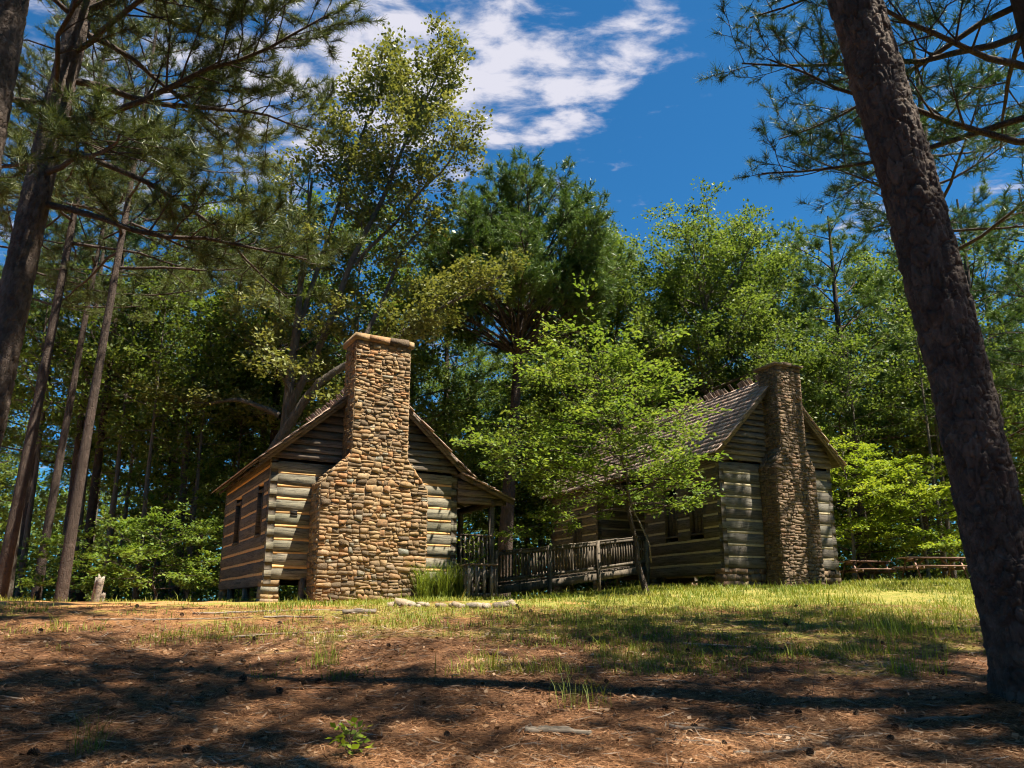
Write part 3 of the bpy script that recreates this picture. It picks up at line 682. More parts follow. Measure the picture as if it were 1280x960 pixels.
# ==== the far, dogtrot cabin
rng = np.random.RandomState(23)
C2 = (6.42, 23.5); Z2 = 2.10
c2 = empty('log_cabin', (C2[0], C2[1], Z2), R(24.8))
tag(c2, 'farther long log cabin with pinkish shingle roof, open passage and slim dark stone chimney', 'cabin')
W2, L2 = 4.7, 11.1; z02, p2, n2 = 0.62, 0.372, 9; ze2, sl2 = 4.40, 1.03
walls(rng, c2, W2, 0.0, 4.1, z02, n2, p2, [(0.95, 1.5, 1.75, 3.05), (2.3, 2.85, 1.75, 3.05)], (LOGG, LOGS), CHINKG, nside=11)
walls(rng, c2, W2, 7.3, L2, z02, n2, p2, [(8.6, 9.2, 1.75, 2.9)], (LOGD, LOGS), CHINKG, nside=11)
gable(rng, c2, W2, 0.0, -1, z02+n2*p2-0.02, ze2, sl2, 0.2, BOARD)
gable(rng, c2, W2, L2, 1, z02+n2*p2-0.02, ze2, sl2, 0.2, BOARD)
roof(rng, c2, W2, ze2, sl2, 0.0, L2, 0.34, 0.26, 300)
chimney(rng, c2, 1.62, 3.25, 1.93, 2.95, 3.75, 4.35, 7.15, 0.72, 0.215, (STONEB, STONEBM), MORTARD, cap=0.10, capo=0.09)
obj('floor', MB().box(0.18, W2-0.18, 0.18, L2-0.18, 0.78, 0.84).mesh('floor', DARKW), c2)
for k in range(16): add_box('floor_joist', c2, DARKW, 0.2, W2-0.2, 0.25+k*0.7, 0.35+k*0.7, 0.62, 0.775, 0.004, rng)
# stone footing under the gable, piers elsewhere
pier(rng, c2, -0.05, 1.6, 0.03, 0.4, -0.2, 0.60, STONEB, 'stone_footing', 4)
pier(rng, c2, 3.27, W2+0.05, 0.03, 0.4, -0.2, 0.60, STONEB, 'stone_footing', 4)
for (x0, y0) in ((0.0, 3.6), (0.0, 7.35), (0.0, 10.6), (W2-0.4, 3.6), (W2-0.4, 7.35), (W2-0.4, 10.6)): pier(rng, c2, x0, x0+0.4, y0, y0+0.42, -0.25, 0.42, STONEB)
# top plates and posts of the open passage
add_box('top_plate', c2, LOGD, 0.0, 0.18, 4.1, 7.3, 4.05, 4.28, 0.004, rng); add_box('top_plate', c2, LOGD, W2-0.18, W2, 4.1, 7.3, 4.05, 4.28, 0.004, rng)
# ---- ramp joining the two cabins
rp = empty('wooden_ramp', (-0.51, 22.5, 0))
tag(rp, 'dark railed wooden boardwalk ramp running between the two cabins', 'ramp')
PTS = [np.array([-0.51, 22.5, 3.10]), np.array([2.68, 24.6, 3.55]), np.array([4.45, 25.9, 3.85])]; ORG = PTS[0]*np.array([1, 1, 0])
rbal = MB().box(-0.018, 0.018, -0.018, 0.018, -0.86, 0.0).mesh('baluster', RAMPW)
rpost = MB().box(-0.05, 0.05, -0.05, 0.05, -2.0, 0.06).mesh('ramp_post', RAMPW)
for a, b in zip(PTS[:-1], PTS[1:]):
    a = a-ORG; b = b-ORG; d = b-a; Lh = math.hypot(d[0], d[1]); nrm = np.array([-d[1], d[0], 0])/Lh; th = math.atan2(d[1], d[0])
    for s in (0.0, 1.25):
        off = nrm*s
        n_ = int(Lh/0.115)
        for k in range(n_): 
            q = a+d*((k+0.5)/n_)+off
            o = obj('baluster', rbal, rp, tuple(q), th + rng.uniform(-0.05, 0.05)); o.rotation_euler.x = rng.uniform(-0.015, 0.015)
        for k in range(3 if Lh > 3 else 2):
            t_ = k/(2 if Lh > 3 else 1)
            if t_ == 0 and a[0] > 0.5: continue
            obj('ramp_post', rpost, rp, tuple(a+d*t_+off+nrm*(0.07 if s else -0.07)), th)
        for nm, dz, hh, ww in (('hand_rail', 0.02, 0.04, 0.14), ('top_rail', -0.06, 0.09, 0.04), ('bottom_rail', -0.80, 0.09, 0.04), ('ramp_beam', -1.08, 0.22, 0.05)):
            o_ = off + nrm*(0.045 if nm != 'hand_rail' else 0)*(1 if s else -1)
            Lm = np.linalg.norm(d); V = np.array([(0, -ww/2, -hh/2), (Lm, -ww/2, -hh/2), (0, ww/2, -hh/2), (Lm, ww/2, -hh/2), (0, -ww/2, hh/2), (Lm, -ww/2, hh/2), (0, ww/2, hh/2), (Lm, ww/2, hh/2)])
            X = Vector(d/Lm); Y = Vector(nrm); Z = X.cross(Y); M = Matrix((X, Y, Z)).transposed().to_4x4()
            obj(nm, MB().hexa(V).mesh(nm, RAMPW), rp, mat4=Matrix.Translation(Vector(a+o_+np.array([0, 0, dz]))) @ M)
    nd = int(Lh/0.15); plank = MB().box(-0.07, 0.07, 0.06, 1.19, -0.02, 0.02).mesh('deck_plank', RAMPW)
    for k in range(nd):
        q = a+d*((k+0.5)/nd); o = obj('deck_plank', plank, rp, (q[0], q[1], q[2]-0.94), th)

# ------------------------------------------------------------------ trees
def unit(v): v = np.asarray(v, float); return v/(np.linalg.norm(v, axis=-1, keepdims=True)+1e-9)
def walk(rng, p0, d0, L, n, wob, grav=0.0):
    P = [np.array(p0, float)]; d = unit(d0); st = L/n
    for k in range(n):
        d = unit(d + rng.normal(0, wob, 3) + np.array([0, 0, grav])); P.append(P[-1]+d*st)
    return np.array(P)
def along(P, t):
    t = np.clip(t, 0, 1)*(len(P)-1); i = int(min(t, len(P)-2)); f = t-i
    return P[i]*(1-f)+P[i+1]*f, unit(P[i+1]-P[i])
def sub_branches(rng, mb, tips, P, r0, spec):
    """side branches and twigs on one limb; fills mb with wood and tips with (pos, dir)"""
    L = np.linalg.norm(np.diff(P, axis=0), axis=1).sum()
    ns = max(3, int(L*spec['sub_per_m'])); flat = spec.get('flat', 0.4)
    for k in range(ns):
        t = spec.get('sub0', 0.25) + (1-spec.get('sub0', 0.25))*(k+rng.uniform(0.2, 0.9))/ns
        p, d = along(P, t)
        sgn = 1 if k % 2 else -1
        up = np.array([0, 0, 1.0]); side = unit(np.cross(d, up))*sgn
        v = unit(d*rng.uniform(0.5, 1.1) + side*rng.uniform(0.6, 1.1) + rng.normal(0, flat, 3) + np.array([0, 0, spec.get('sub_up', 0.1)]))
        sl_ = max(0.35, L*spec.get('sub_len', 0.36)*(1.15-0.65*t))*rng.uniform(0.7, 1.25)
        Q = walk(rng, p, v, sl_, 4, 0.16, spec.get('sub_grav', 0.03))
        rb = max(0.006, r0*(1-0.75*t)*0.45)
        mb.tube(Q, np.linspace(rb, 0.005, 5), 4, False)
        nt = max(2, int(sl_*spec['twig_per_m']))
        for j in range(nt):
            tt = 0.3+0.7*(j+rng.uniform(0.3, 1))/nt
            q, dq = along(Q, tt)
            tv = unit(dq*rng.uniform(0.4, 1.0) + rng.normal(0, 0.55, 3)*np.array([1, 1, spec.get('twig_flat', 0.7)]) + np.array([0, 0, spec.get('twig_up', 0.15)]))
            tl = spec['twig']*rng.uniform(0.5, 1.3)
            e = q+tv*tl
            mb.tube(np.array([q, e]), np.array([0.006, 0.003])*spec.get('tw', 1.0), 3, False)
            tips.append((e, tv, q))
        tips.append((Q[-1], unit(Q[-1]-Q[-2]), Q[-2]))
def leaf_mesh(rng, tips, per, spread, size, mat, flat=0.5, zs=0.7, droop=0.1, name='crown'):
    E = np.array([t[0] for t in tips]); D = np.array([t[1] for t in tips]); B = np.array([t[2] for t in tips])
    n = len(E)*per; ii = np.repeat(np.arange(len(E)), per)
    f = rng.uniform(0.0, 1.1, n)[:, None]
    c = B[ii]*(1-f)+E[ii]*f + rng.normal(0, spread, (n, 3))*np.array([1, 1, zs])
    out = unit(D[ii] + rng.normal(0, 0.9, (n, 3))*np.array([1, 1, 0.5]) - np.array([0, 0, droop]))
    nr = unit(np.array([0, 0, 1.0]) + rng.normal(0, flat, (n, 3)))
    sd = unit(np.cross(nr, out)); s = (size*rng.uniform(0.6, 1.3, n))[:, None]; wd = s*rng.uniform(0.28, 0.42, n)[:, None]
    fold = np.cross(out, sd)*s*0.06
    V = np.stack([c, c+out*s*0.45+sd*wd+fold, c+out*s, c+out*s*0.45-sd*wd+fold], 1).reshape(-1, 3)
    F = np.arange(n*4).reshape(n, 4)
    return make_mesh(name, V, F, mat)
def needle_mesh(rng, tips, per, length, width, mat, back=0.14, spreadk=0.85, name='crown'):
    E = np.array([t[0] for t in tips]); D = np.array([t[1] for t in tips])
    n = len(E)*per; ii = np.repeat(np.arange(len(E)), per)
    d = unit(D[ii]*rng.uniform(0.1, 1.2, n)[:, None] + unit(rng.normal(0, 1, (n, 3)))*spreadk + np.array([0, 0, 0.12]))
    c = E[ii] - D[ii]*(rng.uniform(0, back, n)[:, None])
    sz = (length*rng.uniform(0.65, 1.15, n)*rng.uniform(0.55, 1.2, len(E))[ii])[:, None]
    sd = unit(np.cross(d, rng.normal(0, 1, (n, 3))))*width
    V = np.stack([c-sd*0.5, c+sd*0.5, c+d*sz], 1).reshape(-1, 3)
    return make_mesh(name, V, np.arange(n*3).reshape(n, 3), mat)
def trunk_mesh(P, rad, mat, n=14, seed=1, amp=0.03):
    # resample
    m = max(8, int(np.linalg.norm(np.diff(P, axis=0), axis=1).sum()/0.35))
    t = np.linspace(0, 1, m); Pn = np.array([along(P, q)[0] for q in t]); rn = np.interp(t, np.linspace(0, 1, len(rad)), rad)
    V, F = tube(Pn, rn, n); C = np.repeat(Pn, n, 0); d = V-C
    k = 1 + amp*2.2*fbm(V*np.array([5, 5, 1.4]), seed, 3)
    return make_mesh('trunk', C+d*k[:, None], F, mat, True)
def tree(name, label, cat, base, H, r, rng, style, limbs, t0=0.5, group=None, lean=(0, 0), mats=None, trunkP=None, leafspec=None, hero=False, top=0.15, wob=0.02, sides=14, trunkmesh=None, extra=None):
    """style: spec for branching; limbs: list of (t, azimuth, elevation, length) or None to make them"""
    bx, by = base; bz = gz(bx, by)-0.12
    e = empty(name, (bx, by, bz)); tag(e, label, cat, group)
    if trunkP is None:
        n = 8; zz = np.linspace(0, H, n+1); q = zz/H
        ox = lean[0]*q + np.r_[0, np.cumsum(rng.normal(0, wob, n))]*1.0; oy = lean[1]*q + np.r_[0, np.cumsum(rng.normal(0, wob, n))]
        trunkP = np.stack([ox, oy, zz], 1)
    q = np.linspace(0, 1, len(trunkP)); rad = r*((1-q)*(1-top)+top); rad[0] *= 1.06
    if trunkmesh is None: trunkmesh = trunk_mesh(trunkP, rad, mats[0], sides, int(rng.randint(999)))
    obj('trunk', trunkmesh, e)
    tips = []; allw = MB()
    for (t, az, ev, L) in limbs:
        p, d = along(trunkP, t); rl = max(0.012, min(r*(1-t*0.8)*0.5, 0.0105*L+0.012))
        dv = np.array([math.cos(az)*math.cos(ev), math.sin(az)*math.cos(ev), math.sin(ev)])
        P = walk(rng, p, dv, L, max(4, int(L/0.6)), style.get('limb_wob', 0.09), style.get('limb_grav', 0.02))
        mb = MB() if hero else allw
        mb.tube(P, np.linspace(rl, rl*0.22, len(P)), 6, False)
        sub_branches(rng, mb, tips, P, rl, style)
        if hero: obj('limb', mb.mesh('limb', mats[1], True), e)
    if extra is not None: extra(e, tips, allw, trunkP)
    if allw.n: obj('branches', allw.mesh('branches', mats[1], True), e)
    ls = leafspec
    if ls['kind'] == 'needle': me = needle_mesh(rng, tips, ls['per'], ls['len'], ls['w'], mats[2], ls.get('back', 0.14))
    else: me = leaf_mesh(rng, tips, ls['per'], ls['spread'], ls['size'], mats[2], ls.get('flat', 0.5), ls.get('zs', 0.7))
    obj('crown', me, e)
    return e
def copy_tree(src, loc, rotz, s, label, group=None):
    r = src.copy(); COL.objects.link(r); r.location = loc; r.rotation_euler = (0, 0, rotz); r.scale = (s[0], s[0], s[1])
    r['label'] = label
    if group: r['group'] = group
    elif 'group' in r.keys(): del r['group']
    for ch in src.children:
        c = ch.copy(); COL.objects.link(c); c.parent = r
    return r
def gold_limbs(rng, n, t0, t1, lenf, elf, az0=0.0):
    out = []
    for k in range(n):
        t = t0+(t1-t0)*(k+rng.uniform(0, 0.8))/n; q = (t-t0)/(t1-t0)
        out.append((t, az0+k*2.39996+rng.uniform(-0.35, 0.35), elf(q)+rng.uniform(-0.12, 0.12), lenf(q)*rng.uniform(0.8, 1.2)))
    return out
PINE = dict(sub_per_m=3.2, twig_per_m=7.0, twig=0.30, sub_len=0.36, flat=0.35, sub_up=0.2, twig_up=0.3, sub0=0.3, limb_grav=0.035, sub_grav=0.05)
BROAD = dict(sub_per_m=2.4, twig_per_m=4.5, twig=0.5, sub_len=0.42, flat=0.5, sub_up=0.15, twig_up=0.0, sub0=0.22, limb_grav=0.02, sub_grav=-0.01)
LAYER = dict(sub_per_m=3.2, twig_per_m=5.0, twig=0.34, sub_len=0.42, flat=0.16, sub_up=0.03, twig_up=0.02, twig_flat=0.25, sub0=0.2, limb_grav=0.0, sub_grav=0.0)

# ---- near pine at right: its flaking bark plates are modelled
def bark_trunk(P, r0, r1, mat, cell=(0.12, 0.19), depth=0.037, seed=4, res=(140, 0.017), zmax=9.5, flare=0.1):
    rng = np.random.RandomState(seed)
    L = P[-1][2]; nz = int(zmax/res[1]); nth = res[0]
    zs = np.linspace(0, zmax, nz); th = np.arange(nth)*2*np.pi/nth
    cx = np.interp(zs, P[:, 2], P[:, 0]); cy = np.interp(zs, P[:, 2], P[:, 1]); rz = np.interp(zs, [0, L], [r0, r1]) + flare*np.exp(-zs/0.28)
    circ = 2*np.pi*(r0+r1)/2; nu = max(6, int(circ/cell[0])); nv = int(zmax/cell[1])+2
    J = rng.uniform(0.1, 0.9, (nv, nu, 2)); G = rng.uniform(-1, 1, (nv, nu, 2)); H = rng.uniform(0.55, 1.0, (nv, nu))
    TH, ZZ = np.meshgrid(th, zs); sh = TH.shape
    p3 = np.stack([np.cos(TH).ravel()*2.2, np.sin(TH).ravel()*2.2, ZZ.ravel()*3.5], 1)
    U = (TH/(2*np.pi)*nu) + 0.45*fbm(p3*2.0, 21, 4).reshape(sh); Vv = ZZ/cell[1] + 0.45*fbm(p3*2.0+40, 22, 4).reshape(sh)
    iu = np.floor(U).astype(int); iv = np.floor(Vv).astype(int)
    f1 = np.full(sh, 9.0); f2 = np.full(sh, 9.0); hh = np.zeros(sh); pid = np.zeros(sh); PR = rng.uniform(0, 1, (nv, nu))**1.5; tilt = np.zeros(sh)
    for dv in (-1, 0, 1):
        for du in (-1, 0, 1):
            a = np.clip(iv+dv, 0, nv-1); b = (iu+du) % nu
            dx = (iu+du+J[a, b, 0])-U; dy = (iv+dv+J[a, b, 1])-Vv
            d = np.sqrt(dx*dx+(dy*0.9)**2)
            nw = d < f1
            f2 = np.where(nw, f1, np.minimum(f2, d)); 
            hh = np.where(nw, H[a, b], hh); pid = np.where(nw, PR[a, b], pid); tilt = np.where(nw, -dx*G[a, b, 0]*0.35-dy*(0.35+0.3*G[a, b, 1]), tilt); f1 = np.where(nw, d, f1)
    edge = np.clip((f2-f1)/0.12, 0, 1)**0.8
    g1 = vnoise(np.stack([np.cos(TH).ravel()*5, np.sin(TH).ravel()*5, ZZ.ravel()*1.6], 1), 91).reshape(sh); furrow = np.clip(1-np.abs(g1)/0.10, 0, 1)
    g2 = vnoise(np.stack([np.cos(TH).ravel()*8+3, np.sin(TH).ravel()*8, ZZ.ravel()*14], 1), 92).reshape(sh); edge = edge*(1-0.5*np.clip(1-np.abs(g2)/0.08, 0, 1))*(1-0.6*furrow)
    fine = fbm(np.stack([np.cos(TH).ravel()*9, np.sin(TH).ravel()*9, ZZ.ravel()*20], 1), 31, 4).reshape(sh)
    lay = np.floor((fine*0.5+0.5)*5)/5
    disp = depth*(edge*(hh+0.55*tilt) + 0.45*edge*lay + 0.15*fine) - depth
    butt = (0.07*np.cos(TH*5+1.0)+0.03*np.cos(TH*3))*np.exp(-ZZ/0.22)
    rr = rz[:, None] + disp + butt + 0.012*fbm(p3*0.8, 77, 2).reshape(sh)
    V = np.stack([cx[:, None]+rr*np.cos(TH), cy[:, None]+rr*np.sin(TH), ZZ], -1).reshape(-1, 3)
    i = np.arange(nth); r = np.arange(nz-1)[:, None]*nth
    F = np.stack([r+i, r+(i+1) % nth, r+nth+(i+1) % nth, r+nth+i], -1).reshape(-1, 4)
    # plain upper trunk above the framed part
    Pu = P[P[:, 2] > zmax]; Pu = np.vstack([[np.interp(zmax-0.05, P[:, 2], P[:, 0]), np.interp(zmax-0.05, P[:, 2], P[:, 1]), zmax-0.05], Pu])
    V2, F2 = tube(Pu, np.interp(Pu[:, 2], [0, L], [r0, r1])*np.linspace(1, 0.35, len(Pu)), 14)
    me = make_mesh('trunk', np.vstack([V, V2]), np.vstack([F, F2+len(V)]), mat, True)
    at_ = me.attributes.new('plate', 'FLOAT', 'POINT'); at_.data.foreach_set('value', np.r_[pid.ravel()*edge.ravel(), np.zeros(len(V2))].astype(np.float32))
    return me
rng = np.random.RandomState(5)
zz = np.linspace(0, 19, 40)
P = np.stack([np.interp(zz, [0, 0.24, 1.32, 2.95, 4.93, 7.17, 19], [0.17, 0.13, 0.0, -0.15, -0.42, -0.79, -2.4]), -0.02*zz, zz], 1)
nearpine = tree('pine_tree', 'large dark pine trunk with plated bark leaning at the right edge of the clearing', 'pine', (4.31, 6.9), 19, 0.27, rng, PINE,
     gold_limbs(rng, 22, 0.66, 0.99, lambda q: 4.2*(1-q)**0.5+0.8, lambda q: 0.15+0.6*q), mats=(BARKH, BARKD, NEED), trunkP=P,
     leafspec=dict(kind='needle', per=26, len=0.24, w=0.009), trunkmesh=bark_trunk(P, 0.268, 0.21, BARKH, flare=0.07))

# ---- pines at the upper left, close to the camera
rng = np.random.RandomState(8)
zz = np.linspace(0, 20, 12); P = np.stack([0.015*zz, 0*zz, zz], 1)
tree('pine_tree', 'nearest left pine, only a slice of its trunk shows in the top left corner', 'pine', (-7.15, 9.0), 20, 0.33, rng, PINE,
     gold_limbs(rng, 16, 0.72, 0.99, lambda q: 3.2*(1-q)**0.5+0.8, lambda q: 0.2+0.6*q), lean=(0.3, 0), mats=(BARKP, BARKD, NEED), leafspec=dict(kind='needle', per=24, len=0.24, w=0.009), trunkP=P, trunkmesh=bark_trunk(P, 0.35, 0.22, BARKH, (0.11, 0.15), 0.03, 14, (84, 0.04), 12.5))
rng = np.random.RandomState(9)
ll = [(t, az, ev, L) for t, az, ev, L in (
    (0.41, 0.15, -0.02, 5.2), (0.44, -0.45, 0.0, 4.6), (0.47, 0.6, 0.02, 5.4), (0.50, -0.05, 0.10, 5.8), (0.53, -0.9, 0.05, 4.2), (0.55, 0.35, 0.14, 5.6), (0.58, -0.35, 0.18, 5.4),
    (0.61, 0.9, 0.15, 4.8), (0.63, 0.1, 0.22, 5.8), (0.66, -0.7, 0.2, 4.6), (0.69, 0.45, 0.28, 5.4), (0.72, -0.15, 0.3, 5.4), (0.76, 0.2, 0.35, 4.8), (0.80, -0.5, 0.4, 4.4),
    (0.46, 2.6, 0.05, 4.0), (0.52, 3.6, 0.1, 4.2), (0.57, 2.0, 0.12, 4.4), (0.62, 4.3, 0.15, 4.0), (0.67, 3.0, 0.2, 4.0), (0.73, 1.6, 0.3, 4.0), (0.78, 2.6, 0.35, 3.6), (0.84, 0.7, 0.5, 3.8), (0.86, 3.9, 0.5, 3.2), (0.9, -0.6, 0.6, 3.2), (0.94, 1.5, 0.7, 2.6), (0.97, 4, 0.8, 2.0))]
zz = np.linspace(0, 19, 12); P = np.stack([1.3*zz/19+0.05*np.sin(zz*0.5), 0.2*zz/19, zz], 1)
tree('pine_tree', 'big pine at upper left with long dark limbs reaching right over the clearing', 'pine', (-9.45, 13.0), 19, 0.30, rng, dict(PINE, limb_wob=0.14, sub_per_m=3.8, limb_grav=-0.012, sub_len=0.42), ll, lean=(1.3, 0.2),
     mats=(BARKP, BARKD, NEEDO), leafspec=dict(kind='needle', per=58, len=0.25, w=0.0115, back=0.26), hero=True, trunkP=P, trunkmesh=bark_trunk(P, 0.31, 0.15, BARKH, (0.10, 0.14), 0.028, 15, (84, 0.04), 15.0))
# ---- pine just outside the right edge, drooping its limbs into the sky at right
rng = np.random.RandomState(13)
ll = [(t, az, ev, L) for t, az, ev, L in (
    (0.43, 3.25, -0.04, 4.9), (0.46, 2.8, -0.12, 4.6), (0.50, 3.5, -0.12, 5.0), (0.54, 3.05, -0.14, 4.8), (0.57, 2.6, -0.2, 4.4), (0.60, 3.3, -0.2, 4.6), (0.63, 3.7, -0.2, 4.4), (0.66, 2.9, -0.25, 4.4), (0.69, 3.4, -0.3, 4.4),
    (0.72, 2.5, -0.3, 4.2), (0.75, 3.1, -0.3, 4.0), (0.78, 3.5, -0.2, 3.8), (0.55, 1.2, 0.0, 3.8), (0.6, 0.2, 0, 4), (0.66, 5.2, 0.1, 4), (0.7, 1.7, 0.1, 4.2), (0.76, 0.3, 0.2, 4), (0.8, 4.6, 0.2, 3.8), (0.84, 1.0, 0.3, 3.6), (0.88, 3.6, 0.3, 3.2), (0.91, 5.5, 0.4, 3), (0.95, 2.2, 0.6, 2.4))]
tree('pine_tree', 'pine at the top right corner sending thin drooping branches across the blue sky', 'pine', (9.55, 11.3), 18.5, 0.27, rng, dict(PINE, limb_wob=0.10, sub_per_m=2.8, limb_grav=0.012), ll, lean=(-1.6, -0.3),
     mats=(BARKP, BARKD, NEED), leafspec=dict(kind='needle', per=48, len=0.21, w=0.0075, back=0.18), sides=20, hero=True)

# ---- tall slim pines at left
rng = np.random.RandomState(31)
LP = [('dark tall pine trunk farthest left beside the nearer cabin clearing', (-14.35, 22.0), 21, 0.18, (1.0, 0), 0.52),
      ('slimmer sunlit pine trunk second from the left', (-16.35, 27.0), 22, 0.16, (0.9, 0), 0.52),
      ('tall straight pine third from the left, nearest the pale broken stump', (-12.05, 21.0), 21, 0.155, (0.7, 0.2), 0.46),
      ('shaded pine trunk at the far left edge behind the others', (-17.6, 25.5), 21, 0.17, (0.3, 0), 0.5)]
for lb, b, H, r, ln, t0 in LP:
    tree('pine_tree', lb, 'pine', b, H, r, rng, PINE, gold_limbs(rng, 24, t0, 0.98, lambda q: 3.6*(1-q)**0.6+0.9, lambda q: -0.05+0.7*q), lean=ln, mats=(BARKP, BARKD, NEEDO),
         leafspec=dict(kind='needle', per=30, len=0.28, w=0.014, back=0.2), sides=18)

# ---- broadleaf tree behind the near cabin, with long bare limbs
rng = np.random.RandomState(41)
def oak_limb(pts, r0, r1, spec, rng, e, tips, nm='limb', mat=BARKO, sub=True):
    P = np.array(pts, float); t = np.linspace(0, 1, 12); s = np.linspace(0, 1, len(P))
    Q = np.stack([np.interp(t, s, P[:, k]) for k in range(3)], 1); Q[1:-1] += rng.normal(0, 0.10, (10, 3)); Q[1:-1] = (Q[:-2]+2*Q[1:-1]+Q[2:])/4
    mb = MB(); mb.tube(Q, np.linspace(r0, r1, 12), 8, False)
    if sub: sub_branches(rng, mb, tips, Q, r0*0.5, spec)
    obj(nm, mb.mesh(nm, mat, True), e); return Q
def oak_extra(e, tips, allw, TP):
    z = e.location.z
    S = dict(BROAD, sub0=0.40, sub_per_m=2.6, sub_len=0.22, twig=0.55)
    oak_limb([(0.2, 0, 7), (1.9, -0.3, 11.2), (3.4, -0.5, 15.2), (4.6, -0.5, 19.0), (5.9, -0.3, 22.2)], 0.16, 0.03, S, rng, e, tips)
    oak_limb([(0.3, 0, 9), (1.0, 0.3, 13), (1.8, 0.4, 17), (2.6, 0.4, 20.0), (3.6, 0.2, 22.0)], 0.12, 0.025, S, rng, e, tips)
    oak_limb([(2.6, -0.4, 13), (4.6, -0.8, 15.0), (6.0, -0.9, 17.0), (7.2, -1, 18.2)], 0.08, 0.02, S, rng, e, tips)
    oak_limb([(-0.1, -0.6, 5.4), (1.2, -1.0, 7.6), (2.6, -1.0, 8.6), (4.4, -1, 10.0), (6.2, -1.2, 11.0), (8.4, -1.2, 12.2)], 0.20, 0.03, S, rng, e, tips)
    oak_limb([(3.0, -0.9, 8.8), (3.6, -0.8, 11.0), (4.4, -0.6, 13.6), (5.6, -0.6, 15.0)], 0.11, 0.02, S, rng, e, tips)
    oak_limb([(0.0, 0, 7), (-1.6, 0.2, 7.8), (-3.4, 0.2, 7.6), (-5.2, 0.3, 8.2)], 0.12, 0.02, S, rng, e, tips)
tree('oak_tree', 'tall olive-leaved broadleaf tree rising behind the nearer cabin, long bare limbs leaning right', 'tree', (-8.75, 28.2), 17, 0.30, rng, BROAD,
     gold_limbs(rng, 18, 0.38, 0.98, lambda q: 3.6-1.6*q, lambda q: 0.2+0.5*q), lean=(0.6, 0), mats=(BARKO, BARKO, GUML), leafspec=dict(kind='leaf', per=25, spread=0.20, size=0.15, flat=0.6), extra=oak_extra)

# ---- round-headed pine in the middle
rng = np.random.RandomState(43)
def dome_limbs(rng, n, H, cx, zc, rx, rz, zlow):
    """limbs that end on a broad dome above a bare trunk"""
    out = []
    for k in range(n):
        u = (k+0.5)/n; sz_ = zlow+(0.98-zlow)*u; ring = math.sqrt(max(0.0, 1-sz_*sz_)); az = k*2.39996+rng.uniform(-0.3, 0.3)
        rr = rng.uniform(0.84, 1.0)*(1 if rng.rand() < 0.8 else 0.65)
        ex, ey, ez = rx*ring*math.cos(az)*rr, rx*ring*math.sin(az)*rr, zc+rz*sz_*rr
        hd = math.hypot(ex, ey); z0 = min(max(ez-0.75*hd-0.4, zc-0.8*rz), H*0.97); dz = ez-z0
        out.append((z0/H, math.atan2(ey, ex), math.atan2(dz, hd), math.hypot(hd, dz)))
    return out
tree('pine_tree', 'round-crowned deep green pine standing alone against the sky behind the ramp', 'pine', (-0.45, 33.0), 18.0, 0.36, rng, dict(PINE, sub_per_m=3.4, sub_len=0.30, limb_grav=0.0, twig=0.36, sub0=0.55, limb_wob=0.06, sub_up=0.12, twig_up=0.12),
     dome_limbs(rng, 124, 18.0, 0, 15.0, 4.5, 5.1, -0.52), lean=(1.2, 0), mats=(BARKP, BARKD, NEEDB), leafspec=dict(kind='needle', per=22, len=0.28, w=0.030, back=0.26), sides=18)

# ---- dogwood between the cabins
rng = np.random.RandomState(47)
def dog(label, base, H, r, nl, t0, Lmax, mat, rng, lean=(0, 0), per=22, size=0.12, bias=None, sub=LAYER, name='dogwood_tree', cat='dogwood', group=None):
    lm = gold_limbs(rng, nl, t0, 0.99, lambda q: Lmax*math.sqrt(max(0.05, 1-(q*0.95)**2.2)), lambda q: 0.12+0.6*q*q)
    if bias: lm = [(t, az, ev, L*(1+bias[1]*math.cos(az-bias[0]))) for t, az, ev, L in lm]
    return tree(name, label, cat, base, H, r, rng, sub, lm, lean=lean, mats=(BARKG if mat is LIMEL else BARKD, BARKD, mat), leafspec=dict(kind='leaf', per=per, spread=0.11, size=size, flat=0.28, zs=0.32), group=group, wob=0.06)
dog('leafy light green dogwood with layered sprays in front of the farther cabin', (3.6, 20.9), 6.0, 0.085, 52, 0.37, 3.3, DOGL, rng, lean=(-1.2, 0), bias=(math.pi, 0.30), per=9)
dog('bright lime green dogwood beside the farther cabin, behind the nearer picnic table', (13.9, 31.8), 5.6, 0.09, 30, 0.22, 2.6, LIMEL, rng)
dog('lower bright lime dogwood next to the large leaning pine trunk, over the red bench table', (16.6, 31.2), 4.6, 0.08, 26, 0.25, 2.4, LIMEL, rng)
dog('small bright green understory bush behind the pale broken stump', (-11.6, 25.6), 2.4, 0.05, 20, 0.2, 2.3, DOGL, rng, name='understory_bush', cat='bush')
dog('low leafy green bush between the second and third pine from the left', (-14.9, 25.8), 2.0, 0.04, 14, 0.15, 1.3, DOGL, rng, name='understory_bush', cat='bush')
dog('mid green sapling against the dark woods left of the nearer cabin', (-12.8, 30.0), 5.0, 0.06, 22, 0.25, 2.2, DOGL, rng, name='understory_sapling', cat='sapling')

